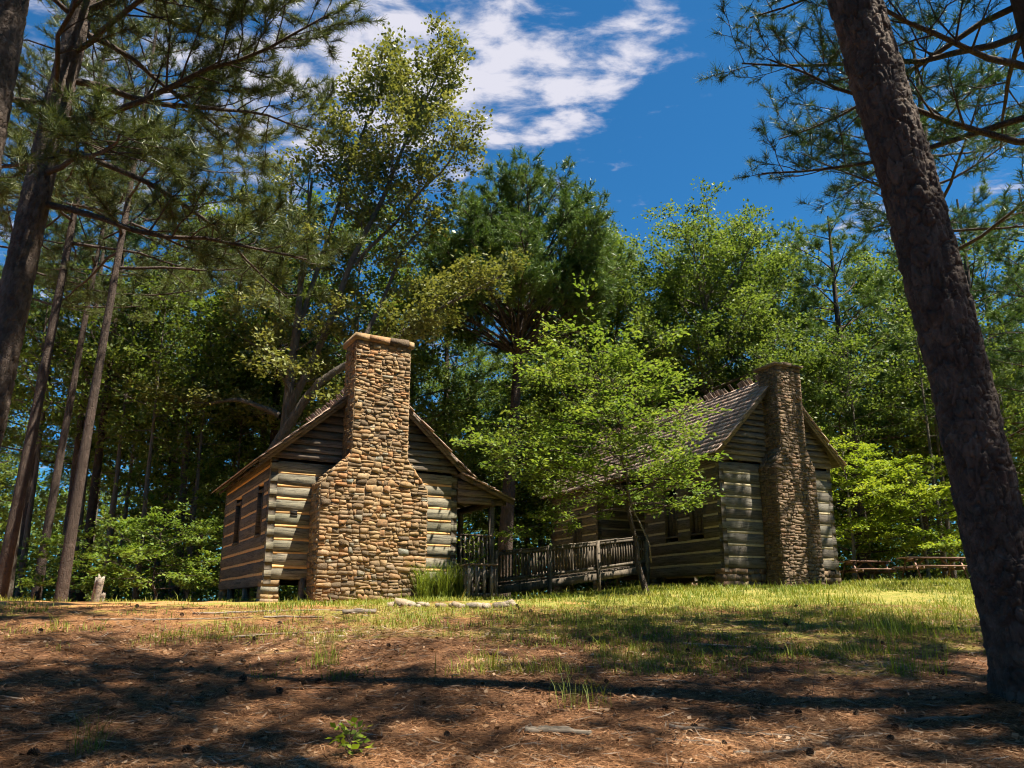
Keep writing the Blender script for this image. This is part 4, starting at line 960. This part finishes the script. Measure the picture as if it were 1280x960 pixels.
# ---- trees behind the farther cabin
rng = np.random.RandomState(53)
def broad(label, base, H, r, nl, t0, Lm, mat, rng, per=13, size=0.18, group=None, lean=(0, 0), hero=False, spec=BROAD):
    return tree('broadleaf_tree', label, 'tree', base, H, r, rng, spec, gold_limbs(rng, nl, t0, 0.98, lambda q: Lm*(0.75+0.5*math.sin(math.pi*min(1, q*0.9)))*(1-0.35*q), lambda q: 0.05+0.75*q), lean=lean,
                mats=(BARKO, BARKO, mat), leafspec=dict(kind='leaf', per=per, spread=0.2, size=size, flat=0.65), group=group, hero=hero, top=0.06)
oakR = broad('spreading oak with arching dark limbs directly behind the farther cabin chimney', (10.2, 38.0), 18.0, 0.38, 46, 0.30, 5.2, OAKL, rng, hero=True, per=18, size=0.16)
oakM = broad('oak between the round-crowned pine and the farther chimney, sky gap at its left', (5.2, 40.5), 18.0, 0.33, 46, 0.34, 4.7, OAKL, rng, per=18, size=0.16)
pineR = tree('pine_tree', 'pine rising behind the right shoulder of the oak above the farther chimney', 'pine', (14.2, 41.0), 20.5, 0.3, rng, PINE,
     gold_limbs(rng, 34, 0.34, 0.98, lambda q: 3.7*(1-q)**0.55+1.0, lambda q: 0.0+0.65*q), mats=(BARKP, BARKD, NEEDB), leafspec=dict(kind='needle', per=32, len=0.33, w=0.022, back=0.24), sides=14)
pineL = tree('pine_tree', 'pine with feathery dark crown in the woods behind the leftmost trunks', 'pine', (-19.5, 34.0), 21, 0.24, rng, PINE,
     gold_limbs(rng, 28, 0.45, 0.98, lambda q: 3.2*(1-q)**0.6+0.8, lambda q: 0.05+0.65*q), mats=(BARKP, BARKD, NEED), leafspec=dict(kind='needle', per=28, len=0.33, w=0.020, back=0.24), sides=14)
leafL = broad('dense dark broadleaf tree in the woods left of the nearer cabin', (-16.5, 37.0), 16.5, 0.2, 36, 0.2, 3.6, DARKL, rng, per=17, size=0.165)
leafK = broad('bushy bright-topped broadleaf tree behind the left roof slope of the nearer cabin', (-11.6, 35.0), 16.5, 0.22, 36, 0.24, 3.8, OAKL, rng, per=17, size=0.165)
slim = broad('thin bare-stemmed young tree in the woods just left of the nearer cabin', (-14.0, 33.6), 13.5, 0.13, 18, 0.5, 2.0, OAKL, rng, per=11, size=0.17)
def put(src, x, y, s, sz, label, group=None, rot=None):
    return copy_tree(src, (x, y, gz(x, y)-0.12), rng.uniform(0, 6.28) if rot is None else rot, (s, sz), label, group)
put(leafK, -4.9, 36.0, 0.95, 0.98, 'broadleaf tree filling the gap between the nearer chimney and the round-crowned pine')
put(pineR, -3.6, 41.0, 1.0, 0.93, 'dark pine top half hidden behind the olive-leaved tree')
put(leafL, 1.6, 43.0, 1.0, 0.85, 'dark broadleaf tree low behind the trunk of the round-crowned pine')
put(pineR, 17.4, 38.5, 1.1, 0.98, 'bright-needled pine right of the farther chimney')
put(leafK, 21.4, 42.0, 1.1, 1.12, 'rounded broadleaf tree seen just left of the large leaning trunk')
put(pineR, 24.0, 37.5, 1.1, 1.0, 'pine seen to the right of the large leaning trunk above the grass')
put(leafL, 27.0, 41.0, 1.2, 1.15, 'dark broadleaf tree at the right edge behind the large leaning trunk')
put(leafK, 11.6, 46.0, 1.25, 1.18, 'tall leafy tree behind the oak of the farther chimney')
put(leafK, 24.6, 46.0, 1.25, 1.2, 'tall leafy tree far back at the right of the large leaning trunk')
put(leafL, 7.4, 46.5, 1.2, 1.1, 'dark leafy tree far back above the roof ridge of the farther cabin')
put(pineL, 21.8, 30.0, 0.9, 0.8, 'slim pine just right of the large leaning trunk')
put(leafK, -20.8, 40.0, 1.0, 1.0, 'leafy tree far left seen between the tall pine trunks')
put(pineR, -24.0, 38.0, 1.0, 1.0, 'dark pine crown at the left edge behind the tall trunks')
put(pineR, -13.0, 42.0, 1.0, 1.0, 'pine top showing above the woods left of the olive-leaved tree')
put(pineL, -17.0, 31.0, 0.85, 0.9, 'slender pine between the third left pine and the stump')
put(leafK, -13.6, 31.5, 0.9, 1.02, 'sunlit leafy tree between the third left pine and the nearer cabin roof')
put(pineL, -10.4, 33.0, 1.0, 0.98, 'dark pine trunk directly left of the olive-leaved tree')
put(leafK, -7.2, 33.5, 1.0, 1.08, 'light green leafy tree behind the peak of the nearer cabin')
put(leafK, 2.2, 39.5, 1.0, 0.84, 'green leafy tree low behind the round-crowned pine at its right')
put(leafK, 15.6, 43.5, 1.2, 1.2, 'full leafy tree right of the farther chimney beyond the bright-needled pine')
G1 = 'thin stems in the woods left of the nearer cabin'; LB1 = 'thin young tree stem in the dark woods left of the nearer cabin'
for x, y, s in ((-16.0, 35.2, 0.9), (-12.6, 34.4, 0.85), (-18.4, 36.5, 1.0), (-21.0, 35.0, 0.95), (-13.4, 38.8, 1.0), (-23.5, 33.5, 1.0), (-26, 37, 1.05), (-11.5, 31.8, 0.8), (-15.4, 29.6, 0.95), (-17.2, 30.6, 1.0), (-13.7, 28.6, 0.9), (-19.6, 31.2, 1.0), (-12.2, 29.4, 0.85), (-18.2, 28.4, 0.95), (-21.5, 30.5, 1.0)): put(slim, x, y, s, s, LB1, G1)
for i in range(30):
    x = -46+i*3.15+rng.uniform(-1, 1); y = 48+rng.uniform(-2, 9)
    if x < -7 and i % 2: continue
    where = 'behind the left pines' if x < -20 else 'left of the nearer cabin' if x < -10 else 'behind the nearer cabin' if x < -3 else 'between the cabins' if x < 5 else 'behind the farther cabin' if x < 16 else 'behind the picnic tables' if x < 27 else 'at the right edge'
    put((leafL, leafK, leafL)[i % 3], x, y, rng.uniform(1.0, 1.25), rng.uniform(0.85, 1.05)*(1.0 if -2 < x < 30 else 1.05), 'dark back-row tree of the woods '+where, 'back-row trees '+where)
G3 = 'slim dark trunks behind the picnic tables'; LB3 = 'slim dark trunk in the shade behind the picnic tables'
for x, y, s in ((15.6, 34.0, 0.85), (18.6, 33.5, 0.95), (19.8, 35.0, 0.9), (13.2, 35.0, 0.9), (22.0, 34.5, 0.9), (11.8, 34.0, 0.8)): put(slim, x, y, s, s, LB3, G3)
# ---- pines beyond the right edge: their shade lies over the foreground and the farther cabin
G4 = 'pines beyond the right edge'; LB4 = 'pine outside the right edge of the view, shading the clearing'
shade = tree('pine_tree', LB4, 'pine', (12.2, 7.6), 21, 0.3, rng, PINE, gold_limbs(rng, 24, 0.56, 0.98, lambda q: 4.2*(1-q)**0.5+1.0, lambda q: 0.0+0.6*q), mats=(BARKP, BARKD, NEED), leafspec=dict(kind='needle', per=18, len=0.32, w=0.021, back=0.24), group=G4)
for x, y, s, sz in ((6.4, 2.2, 1.1, 1.3), (2.8, 2.0, 1.0, 1.3), (-4.9, 5.4, 0.9, 1.0), (10.6, 6.4, 0.9, 0.95), (0.2, -2.0, 0.95, 1.0), (13.4, 2.6, 1.0, 1.0), (4.4, -3.4, 0.95, 0.9), (-3.8, 1.4, 0.85, 1.0)):
    put(shade, x, y, s, sz, LB4, G4)
put(shade, 13.5, 22.3, 0.95, 0.86, 'pine hidden behind the large leaning trunk, its crown shading the farther gable')

# ---- woods behind everything, seen as one mass
rng = np.random.RandomState(61)
def mass(name, label, n, xr, yr, zf, size, mat):
    x = rng.uniform(*xr, n); y = rng.uniform(*yr, n)
    cl = np.stack([x*0.22, y*0.22, rng.uniform(0, 1, n)*0], 1)
    top = zf(x)*(0.72+0.38*fbm(cl, 71, 3)); u = rng.uniform(0, 1, n); z = ground(x, y) + top*u
    dens = fbm(np.stack([x*0.5, y*0.5, z*0.6], 1), 72, 3) > -0.28
    x, y, z = x[dens], y[dens], z[dens]; m = len(x); c = np.stack([x, y, z], 1)
    out = unit(rng.normal(0, 1, (m, 3))*np.array([1, 1, 0.5])); nr = unit(np.array([0, -0.2, 1.0])+rng.normal(0, 0.7, (m, 3))); sd = unit(np.cross(nr, out))
    s = (size*rng.uniform(0.6, 1.3, m))[:, None]
    V = np.stack([c, c+out*s*0.45+sd*s*0.36, c+out*s, c+out*s*0.45-sd*s*0.36], 1).reshape(-1, 3)
    o = obj(name, make_mesh(name, V, np.arange(m*4).reshape(m, 4), mat)); tag(o, label, kind='stuff'); return o
mass('far_woods', 'dark leafy woods closing the view behind the trees', 90000, (-75, 75), (58, 74), lambda x: np.where((x > -6) & (x < 34), 15.0, 13.0), 0.56, DARKL)
mass('far_woods', 'unseen woods behind the photographer, added to cut the sky fill', 16000, (-45, 45), (-26, -17), lambda x: 17.0+0*x, 0.9, DARKL)  # out-of-view leaf mass, put in to hold back skylight
mass('far_woods', 'unseen woods right of the clearing, added to cut the sky fill', 10000, (27, 38), (-16, 26), lambda x: 16.0+0*x, 0.9, DARKL)  # also unseen, added to lower the sky fill from this side
mass('undergrowth', 'low leafy undergrowth along the edge of the woods', 20000, (-34, -9.5), (28.5, 40), lambda x: 2.6+0*x, 0.17, DARKL)
mass('undergrowth', 'shrubby undergrowth behind the farther cabin and the ramp', 36000, (-4, 34), (36.5, 46), lambda x: 3.4+0*x, 0.2, DARKL)

# ------------------------------------------------------------------ smaller things
rng = np.random.RandomState(71)
# pale broken stump
st = empty('broken_stump', (-11.62, 22.0, gz(-11.62, 22.0)-0.05)); tag(st, 'pale splintered stump at the edge of the woods, left of the nearer cabin', 'stump')
def slab(x, y, w_, d_, h, lean, name='splinter'):
    n = 7; a = np.arange(n)*2*np.pi/n; zs = np.linspace(0, h, 5); V = []
    for k, z in enumerate(zs):
        s = 1-0.18*k/4
        for q in a: V.append((x+lean*z+w_*s*math.cos(q)*rng.uniform(0.9, 1.1), y+d_*s*math.sin(q)*rng.uniform(0.9, 1.1), z+(rng.uniform(-0.12, 0.10) if k == 4 else 0)))
    V.append((x+lean*h, y, h-0.06)); i = np.arange(n); r = np.arange(4)[:, None]*n
    F = np.stack([r+i, r+(i+1) % n, r+n+(i+1) % n, r+n+i], -1).reshape(-1, 4); T = np.stack([4*n+i, 4*n+(i+1) % n, np.full(n, 5*n)], 1)
    return obj(name, make_mesh(name, np.array(V), [F, T], DEADW), st)
slab(0, 0, 0.11, 0.10, 0.78, 0.10, 'trunk'); slab(0.16, 0.02, 0.08, 0.06, 0.34, 0.0); slab(-0.13, 0.05, 0.06, 0.05, 0.72, 0.08)
# picket enclosure before the porch
pe = empty('slat_enclosure', (-1.08, 19.15, gz(-0.8, 19.2)), R(12)); tag(pe, 'small enclosure of weathered upright slats in front of the porch', 'enclosure')
slatm = MB().box(-0.035, 0.035, -0.012, 0.012, 0, 0.80).mesh('slat', POSTW)
for k in range(4): obj('slat', slatm, pe, (0.02+0.19*k+(0.0 if k else 0), -0.03, 0.03), rng.uniform(-0.06, 0.06))
for k in range(5): obj('slat', slatm, pe, (-0.03-0.001*k, 0.08+0.16*k, 0.03), R(90)); obj('slat', slatm, pe, (0.70, 0.08+0.16*k, 0.03), R(90))
for k in range(4): obj('slat', slatm, pe, (0.06+0.17*k, 0.83, 0.03), 0)
add_box('top_rail', pe, RAILW, -0.07, 0.74, -0.06, 0.03, 0.835, 0.875, 0.003, rng); add_box('top_rail', pe, RAILW, -0.07, 0.02, 0.035, 0.86, 0.835, 0.875, 0.003, rng); add_box('top_rail', pe, RAILW, 0.66, 0.74, 0.035, 0.86, 0.835, 0.875, 0.003, rng)
add_box('bottom_rail', pe, POSTW, -0.01, 0.68, 0.0, 0.035, 0.08, 0.16, 0.003, rng)
# pale stones edging the bed
def rock_mesh(rng, n=9):
    a = np.arange(n)*2*np.pi/n; V = []
    for k, (z, s) in enumerate(((-0.35, 0.8), (0.1, 1.0), (0.55, 0.72))):
        for q in a: V.append((s*math.cos(q)*rng.uniform(0.75, 1.15), s*math.sin(q)*rng.uniform(0.75, 1.15), z+rng.uniform(-0.14, 0.14)))
    V.append((rng.uniform(-0.2, 0.2), rng.uniform(-0.2, 0.2), 0.72)); i = np.arange(n); r = np.arange(2)[:, None]*n
    F = np.stack([r+i, r+(i+1) % n, r+n+(i+1) % n, r+n+i], -1).reshape(-1, 4); T = np.stack([2*n+i, 2*n+(i+1) % n, np.full(n, 3*n)], 1)
    return make_mesh('rock', np.array(V), [F, T], ROCK)
rms = [rock_mesh(rng) for k in range(8)]
RL = {2: 'largest pale stone in the ring of rocks before the near chimney', 8: 'pale flat rock at the middle of the bed edging', 15: 'rightmost grey rock of the bed edging near the slat enclosure'}
for k in range(26):
    an = math.pi*(1.0+k/25*1.0)+rng.uniform(-0.05, 0.05); q = 1.0+rng.uniform(-0.12, 0.12)
    x = -1.15+1.2*math.cos(an)*q; y = 16.1+0.62*math.sin(an)*q
    s = rng.uniform(0.06, 0.125) if k != 4 else 0.19
    o = obj('rock', rms[k % 8], None, (x, y, gz(x, y)+s*0.18)); o.scale = (s*rng.uniform(0.9, 1.35), s*rng.uniform(0.8, 1.2), s*rng.uniform(0.8, 1.1)); o.rotation_euler = (rng.uniform(-0.3, 0.3), rng.uniform(-0.3, 0.3), rng.uniform(0, 6.28))
    if k == 4: tag(o, 'largest pale rock among the stones edging the bed before the near chimney', 'rock', 'stones edging the bed')
    else: tag(o, 'small pale rock edging the bed in front of the slat enclosure', 'rock', 'stones edging the bed')
# grass-like plants and blades
def blades(rng, pos, h, w_, bend=0.5, hv=0.5):
    n = len(pos); az = rng.uniform(0, 2*np.pi, n); hh = h*rng.uniform(1-hv, 1+hv, n); b = bend*rng.uniform(0.2, 1.2, n)*hh
    dx, dy = np.cos(az), np.sin(az); z0 = np.zeros(n); sx, sy = -dy*w_/2, dx*w_/2
    p0 = pos
    A = p0+np.stack([sx, sy, z0], 1); B = p0-np.stack([sx, sy, z0], 1)
    m = p0+np.stack([dx*b*0.35, dy*b*0.35, hh*0.6], 1); C = m+np.stack([sx, sy, z0], 1)*0.7; D = m-np.stack([sx, sy, z0], 1)*0.7
    T = p0+np.stack([dx*b, dy*b, hh*0.95], 1)
    V = np.stack([A, B, D, C, T], 1).reshape(-1, 3); k = np.arange(n)[:, None]*5
    return V, [k+np.array([[0, 1, 2, 3]]), k+np.array([[3, 2, 4]])]
def clump(name, label, cat, x, y, n, rad, h, w_, mat, bend=0.6, group=None):
    a = rng.uniform(0, 6.28, n); r = rad*np.sqrt(rng.uniform(0, 1, n)); pos = np.stack([r*np.cos(a), r*np.sin(a), np.zeros(n)], 1)
    V, F = blades(rng, pos, h, w_, bend); o = obj(name, make_mesh(name, V, F, mat), None, (x, y, gz(x, y)-0.01)); tag(o, label, cat, group); return o
fg = empty('ornamental_grass', (-1.75, 19.35, gz(-1.75, 19.4))); tag(fg, 'arching bright green grass clump against the near cabin wall beside the chimney', 'plant')
for dx, dy in ((-0.4, 0.0), (0.05, 0.1), (0.4, 0.3)):
    a = rng.uniform(0, 6.28, 260); r = 0.2*np.sqrt(rng.uniform(0, 1, 260)); V, F = blades(rng, np.stack([dx+r*np.cos(a), dy+r*np.sin(a), 0*a], 1), 0.85, 0.013, 0.7, 0.3)
    obj('tussock', make_mesh('tussock', V, F, leaf_mat('tussock_blade', [(0, (0.12, 0.17, 0.03)), (1, (0.22, 0.28, 0.06))], 0.35)), fg)
clump('grass_tuft', 'lone green grass tuft in the shaded straw left of centre', 'grass tuft', -2.2, 9.5, 70, 0.16, 0.26, 0.006, LIMEL)
clump('grass_tuft', 'long-bladed grass tuft at the lower left corner', 'grass tuft', -3.0, 5.8, 60, 0.12, 0.26, 0.004, GRASSM, 0.9)
clump('grass_tuft', 'pale sunlit tall grass beside the large leaning trunk, farther of two', 'grass tuft', 5.9, 11.6, 260, 0.75, 0.32, 0.007, LIMEL, 0.9)
clump('grass_tuft', 'loose tall grass at the foot of the large leaning trunk', 'grass tuft', 4.35, 8.7, 110, 0.35, 0.40, 0.005, LIMEL, 0.9)
clump('grass_tuft', 'wispy dry grass tuft in the middle of the shaded foreground', 'grass tuft', 0.6, 7.2, 60, 0.3, 0.22, 0.004, GRASSM, 0.9)
# seedling in the foreground
sd_ = empty('seedling', (-1.12, 5.65, gz(-1.12, 5.65))); tag(sd_, 'small bright green leafy seedling in the foreground straw', 'seedling')
tp = []
mb = MB()
for k in range(11):
    a = k*2.4; e_ = np.array([0.10*math.cos(a), 0.10*math.sin(a), 0.06+0.017*k]); b_ = np.array([0, 0, 0.014*k]); mb.tube(np.array([b_, (b_+e_)/2+[0, 0, 0.015], e_]), [0.003, 0.002, 0.0015], 4, False); tp.append((e_, unit(e_-b_), b_*0.4+e_*0.6))
obj('stem', mb.mesh('stem', TWIGW), sd_); obj('leaves', leaf_mesh(rng, tp, 5, 0.02, 0.062, LIMEL, 0.35, name='leaves'), sd_)
# vine sapling on the porch rail
vs = empty('porch_sapling', (-0.95, 20.75, gz(-0.95, 20.8))); tag(vs, 'spindly bright green sapling growing up by the porch railing', 'sapling')
tp = []; mb = MB(); P = walk(rng, (0, 0, 0), (0.05, 0, 1), 1.6, 8, 0.05); mb.tube(P, np.linspace(0.014, 0.006, 9), 5, False)
for k in range(16):
    p, d = along(P, 0.45+0.55*k/16); v = unit(np.array([math.cos(k*2.4), math.sin(k*2.4), 0.5])); e_ = p+v*rng.uniform(0.25, 0.6); mb.tube(np.array([p, (p+e_)/2, e_]), [0.005, 0.004, 0.002], 4, False); tp.append((e_, v, p))
obj('stem', mb.mesh('stem', TWIGW), vs); obj('leaves', leaf_mesh(rng, tp, 16, 0.05, 0.075, LIMEL, 0.4, name='leaves'), vs)
# picnic tables
def table(label, x, y, rz, L=1.9, mat=TABLEW):
    e = empty('picnic_table', (x, y, gz(x, y)+0.02), rz); tag(e, label, 'picnic table', 'picnic tables by the woods')
    for k in range(5): add_box('top_plank', e, mat, -L/2, L/2, -0.37+k*0.15, -0.23+k*0.15, 0.73, 0.77, 0.003, rng)
    for s in (-1, 1):
        for k in range(2): add_box('seat_plank', e, mat, -L/2, L/2, s*0.62-0.14+k*0.145, s*0.62-0.005+k*0.145, 0.42, 0.46, 0.003, rng)
    for xe in (-L/2+0.28, L/2-0.28):
        for s in (-1, 1): obj('leg', MB().hexa(lean_box((xe, s*0.28, 0.66), (xe, s*0.58, 0.0), 0.05, 0.10, 0)).mesh('leg', mat), e)
        add_box('seat_beam', e, mat, xe+0.03, xe+0.07, -0.76, 0.76, 0.32, 0.415, 0.002, rng); add_box('top_beam', e, mat, xe+0.03, xe+0.07, -0.36, 0.36, 0.63, 0.725, 0.002, rng)
        s = 1 if xe < 0 else -1
        obj('brace', MB().hexa(lean_box((xe+s*0.08, 0, 0.37), (xe+s*0.55, 0, 0.70), 0.04, 0.08, 1)).mesh('brace', mat), e)
table('brown picnic table touching the corner of the farther cabin in view', 13.55, 29.9, R(10))
table('picnic table with reddish bench, partly behind the large leaning trunk', 15.35, 28.4, R(4), 2.3)
# poles, sticks and cones lying about
def stick(name, label, cat, a, b, r0, r1, mat, bend=0.04, twigs=0, group=None, n=9):
    A = np.array([a[0], a[1]]); B = np.array([b[0], b[1]]); n = 17; t = np.linspace(0, 1, n); xy = A+(B-A)*t[:, None]; L = np.linalg.norm(B-A)
    nrm = np.array([-(B-A)[1], (B-A)[0]])/L; xy = xy + nrm*(np.cumsum(rng.normal(0, bend, n))*L*0.10)[:, None]
    rad = np.linspace(r0, r1, n)*(1+rng.uniform(-0.12, 0.12, n)); z = np.array([gz(p[0], p[1]) for p in xy]) + rad*0.5 + 0.008
    c = np.array([xy[0, 0], xy[0, 1], z[0]]); P = np.c_[xy, z]-c
    mb = MB(); mb.tube(P, rad, 8); mb.V[0] = mb.V[0] + (fbm(mb.V[0]*np.array([9, 9, 9])+A[0], 44, 3)*r0*0.55)[:, None]*np.array([0.6, 1, 1])
    for k in range(twigs):
        p, d = along(P, rng.uniform(0.3, 0.95)); v = unit(np.array([rng.normal(), rng.normal(), rng.uniform(0.0, 0.5)])); e_ = p+v*L*rng.uniform(0.12, 0.3); mb.tube(np.array([p, (p+e_)/2+rng.normal(0, 0.01, 3), e_]), np.array([0.5, 0.35, 0.15])*r1, 5, False)
    o = obj(name, mb.mesh(name, mat, True), None, tuple(c)); tag(o, label, cat, group); return o
GP = 'poles lying on the ground'
stick('fallen_pole', 'longest pale pole lying on the sunlit ground before the near cabin pier', 'pole', (-5.9, 14.6), (-3.1, 15.2), 0.022, 0.012, DEADW, 0.10, group=GP)
stick('fallen_pole', 'pale pole lying far left along the edge of the sunlit strip', 'pole', (-7.3, 13.6), (-4.6, 14.0), 0.018, 0.010, DEADW, 0.10, group=GP)
stick('fallen_pole', 'short pale pole just nearer than the longest one', 'pole', (-4.4, 14.0), (-3.4, 14.25), 0.018, 0.010, DEADW, 0.10, group=GP)
stick('fallen_pole', 'grey pole lying at the border of the shade left of centre', 'pole', (-4.1, 11.6), (-2.5, 12.4), 0.018, 0.010, DEADW, 0.10, group=GP)
stick('fallen_log', 'flat weathered log piece near the foot of the near chimney', 'log', (-3.15, 14.7), (-2.55, 14.8), 0.06, 0.05, DEADW)
stick('fallen_log', 'grey bark-stripped log chunk in the lower foreground, centre', 'log', (0.1, 6.35), (0.62, 6.33), 0.035, 0.03, DEADW, 0.01)
stick('fallen_branch', 'dark branch lying in the foreground right of the grey log chunk', 'branch', (1.25, 6.5), (2.25, 6.15), 0.022, 0.012, TWIGW, 0.05, 4)
stick('fallen_branch', 'pale stick at the bottom of the foreground, right of centre', 'branch', (1.55, 5.75), (2.1, 5.85), 0.016, 0.010, DEADW, 0.05, 1)
stick('fallen_branch', 'short brown stick at the bottom just left of the pale stick', 'branch', (1.05, 6.0), (1.4, 5.98), 0.018, 0.014, TWIGW, 0.05, 1)
stick('fallen_branch', 'twiggy branch on the straw in the middle of the clearing', 'branch', (1.3, 8.3), (2.4, 7.9), 0.012, 0.006, TWIGW, 0.06, 6)
stick('fallen_branch', 'dry branch among the grass toward the large leaning trunk', 'branch', (2.3, 10.7), (3.6, 10.3), 0.02, 0.01, DEADW, 0.05, 4)
stick('fallen_branch', 'thin curved twig at left of the foreground straw', 'branch', (-3.2, 7.2), (-2.5, 6.7), 0.008, 0.004, DEADW, 0.12, 2)
stick('fallen_branch', 'dark twig in the shade under the grass tuft left of centre', 'branch', (-2.4, 8.2), (-1.5, 8.0), 0.012, 0.007, TWIGW, 0.06, 3)
stick('fallen_branch', 'bark strip lying in front of the large leaning trunk', 'branch', (3.2, 6.6), (3.75, 6.5), 0.022, 0.016, DEADW, 0.03, 0)
stick('fallen_branch', 'long dark twig across the straw before the large leaning trunk', 'branch', (1.9, 7.2), (3.0, 7.5), 0.010, 0.006, TWIGW, 0.06, 3)
# light dead branch hanging in the shade of the dogwood
db = empty('hanging_branch', (3.55, 20.3, 2.85)); tag(db, 'pale dead branch hanging before the dark passage of the farther cabin', 'branch')
mb = MB(); mb.tube(np.array([(-0.45, 0, 1.9), (-0.38, 0, 1.3), (-0.12, 0, 0.75), (0.05, 0, 0.3), (0.1, 0.1, -0.15)]), [0.012, 0.02, 0.025, 0.022, 0.018], 6); mb.tube(np.array([(-0.38, 0, 1.3), (-0.62, 0, 1.75), (-0.7, 0, 2.1)]), [0.012, 0.009, 0.005], 5)
obj('stem', mb.mesh('stem', DEADW, True), db)
cone = MB()
for ring in range(6):
    zc = 0.014*ring; rr = 0.034*math.sin(math.pi*(ring+1.2)/8.0)+0.004
    for k in range(8):
        a = k*math.pi/4+ring*0.4; c_, s_ = math.cos(a), math.sin(a); t_ = np.array([-s_, c_, 0])*0.011; p = np.array([c_*rr*0.4, s_*rr*0.4, zc]); q = np.array([c_*rr*1.25, s_*rr*1.25, zc+0.012])
        cone.add(np.array([p-t_*0.5, p+t_*0.5, q+t_, q-t_]), np.array([[0, 1, 2, 3]])); cone.add(np.array([q-t_, q+t_, q+[c_*0.003, s_*0.003, -0.010], p-[0, 0, 0.008]]), np.array([[0, 1, 2, 3]]))
CONEM = wood_mat('cone_scale', [(0, (0.045, 0.028, 0.02)), (1, (0.09, 0.055, 0.036))], grain=(3, 3, 3))
cme = cone.mesh('pine_cone', CONEM)
for k in range(44):
    y = 5.2+11*rng.rand()**1.3; x = rng.uniform(-0.6, 0.55)*y; s = rng.uniform(0.5, 0.85)
    o = obj('pine_cone', cme, None, (x, y, gz(x, y)+0.03)); o.scale = (s, s, s*1.1); o.rotation_euler = (rng.uniform(0.9, 2.1), rng.uniform(-0.5, 0.5), rng.uniform(0, 6.28))
    tag(o, 'small dark pine cone scattered on the straw of the clearing', 'pine cone', 'pine cones on the ground')

# ------------------------------------------------------------------ ground cover
def inview(n, y0, y1, pw, half=0.70):
    y = y0+(y1-y0)*rng.rand(n)**pw; x = rng.uniform(-half, half, n)*(y+0.6); return x, y
x, y = inview(165000, 8.5, 31, 1.15)
gm = np.minimum((y-9.6)/6.0, 0.85)+np.minimum(x, 6)*0.075 - 0.3*np.maximum(y-31, 0)
cl = fbm(np.stack([x*0.5, y*0.5, 0*x], 1), 81, 3)*1.9 + fbm(np.stack([x*2.2, y*2.2, 0*x], 1), 82, 2)*0.7
keep = (gm+cl) > rng.uniform(0.25, 1.0, len(x)); keep &= ((x+1.15)/1.3)**2+((y-16.0)/0.75)**2 > 1; x, y = x[keep], y[keep]
hgt = 0.055+0.05*np.clip(fbm(np.stack([x*0.8, y*0.8, 0*x], 1), 83, 2)+0.2, 0, 1)
V, F = blades(rng, np.stack([x, y, ground(x, y)-0.005], 1), hgt*1.15*np.where(rng.rand(len(x)) < 0.05, 2.2, 1.0), 0.005+0.00055*y, 0.8, 0.6)
tag(obj('grass', make_mesh('grass', V, F, GRASSM)), 'thin patchy grass over the clearing', kind='stuff')
def straw(n, y0, y1, pw, ln, w_, mat, name, label, kmask=None, lift=0.012, tri=True):
    x, y = inview(n, y0, y1, pw)
    c = np.stack([x, y, ground(x, y)+lift+rng.uniform(0, 0.022, n)], 1); a = rng.uniform(0, 2*np.pi, n)
    d = np.stack([np.cos(a), np.sin(a), rng.normal(0, 0.16, n)], 1); l_ = (ln*rng.uniform(0.5, 1.2, n))[:, None]; s = np.stack([-np.sin(a), np.cos(a), rng.normal(0, 0.3, n)], 1)*(w_*(0.6+0.09*y))[:, None]*0.5
    if tri: V = np.stack([c-d*l_/2-s, c-d*l_/2+s, c+d*l_/2], 1).reshape(-1, 3); F = np.arange(n*3).reshape(n, 3)
    else: V = np.stack([c-d*l_/2, c+s, c+d*l_/2+np.array([0, 0, 0.012]), c-s], 1).reshape(-1, 3); F = np.arange(n*4).reshape(n, 4)
    tag(obj(name, make_mesh(name, V, F, mat)), label, kind='stuff')
straw(200000, 4.3, 16, 1.8, 0.17, 0.0044, STRAWM, 'pine_straw', 'russet pine needles littering the ground')
straw(5200, 4.4, 13, 1.2, 0.06, 0.035, LITTERM, 'leaf_litter', 'dry leaves and bark flakes scattered on the straw', tri=False)
straw(2600, 4.3, 15, 1.2, 0.22, 0.011, TWIGM, 'small_twigs', 'small broken twigs strewn over the straw', lift=0.016, tri=False)
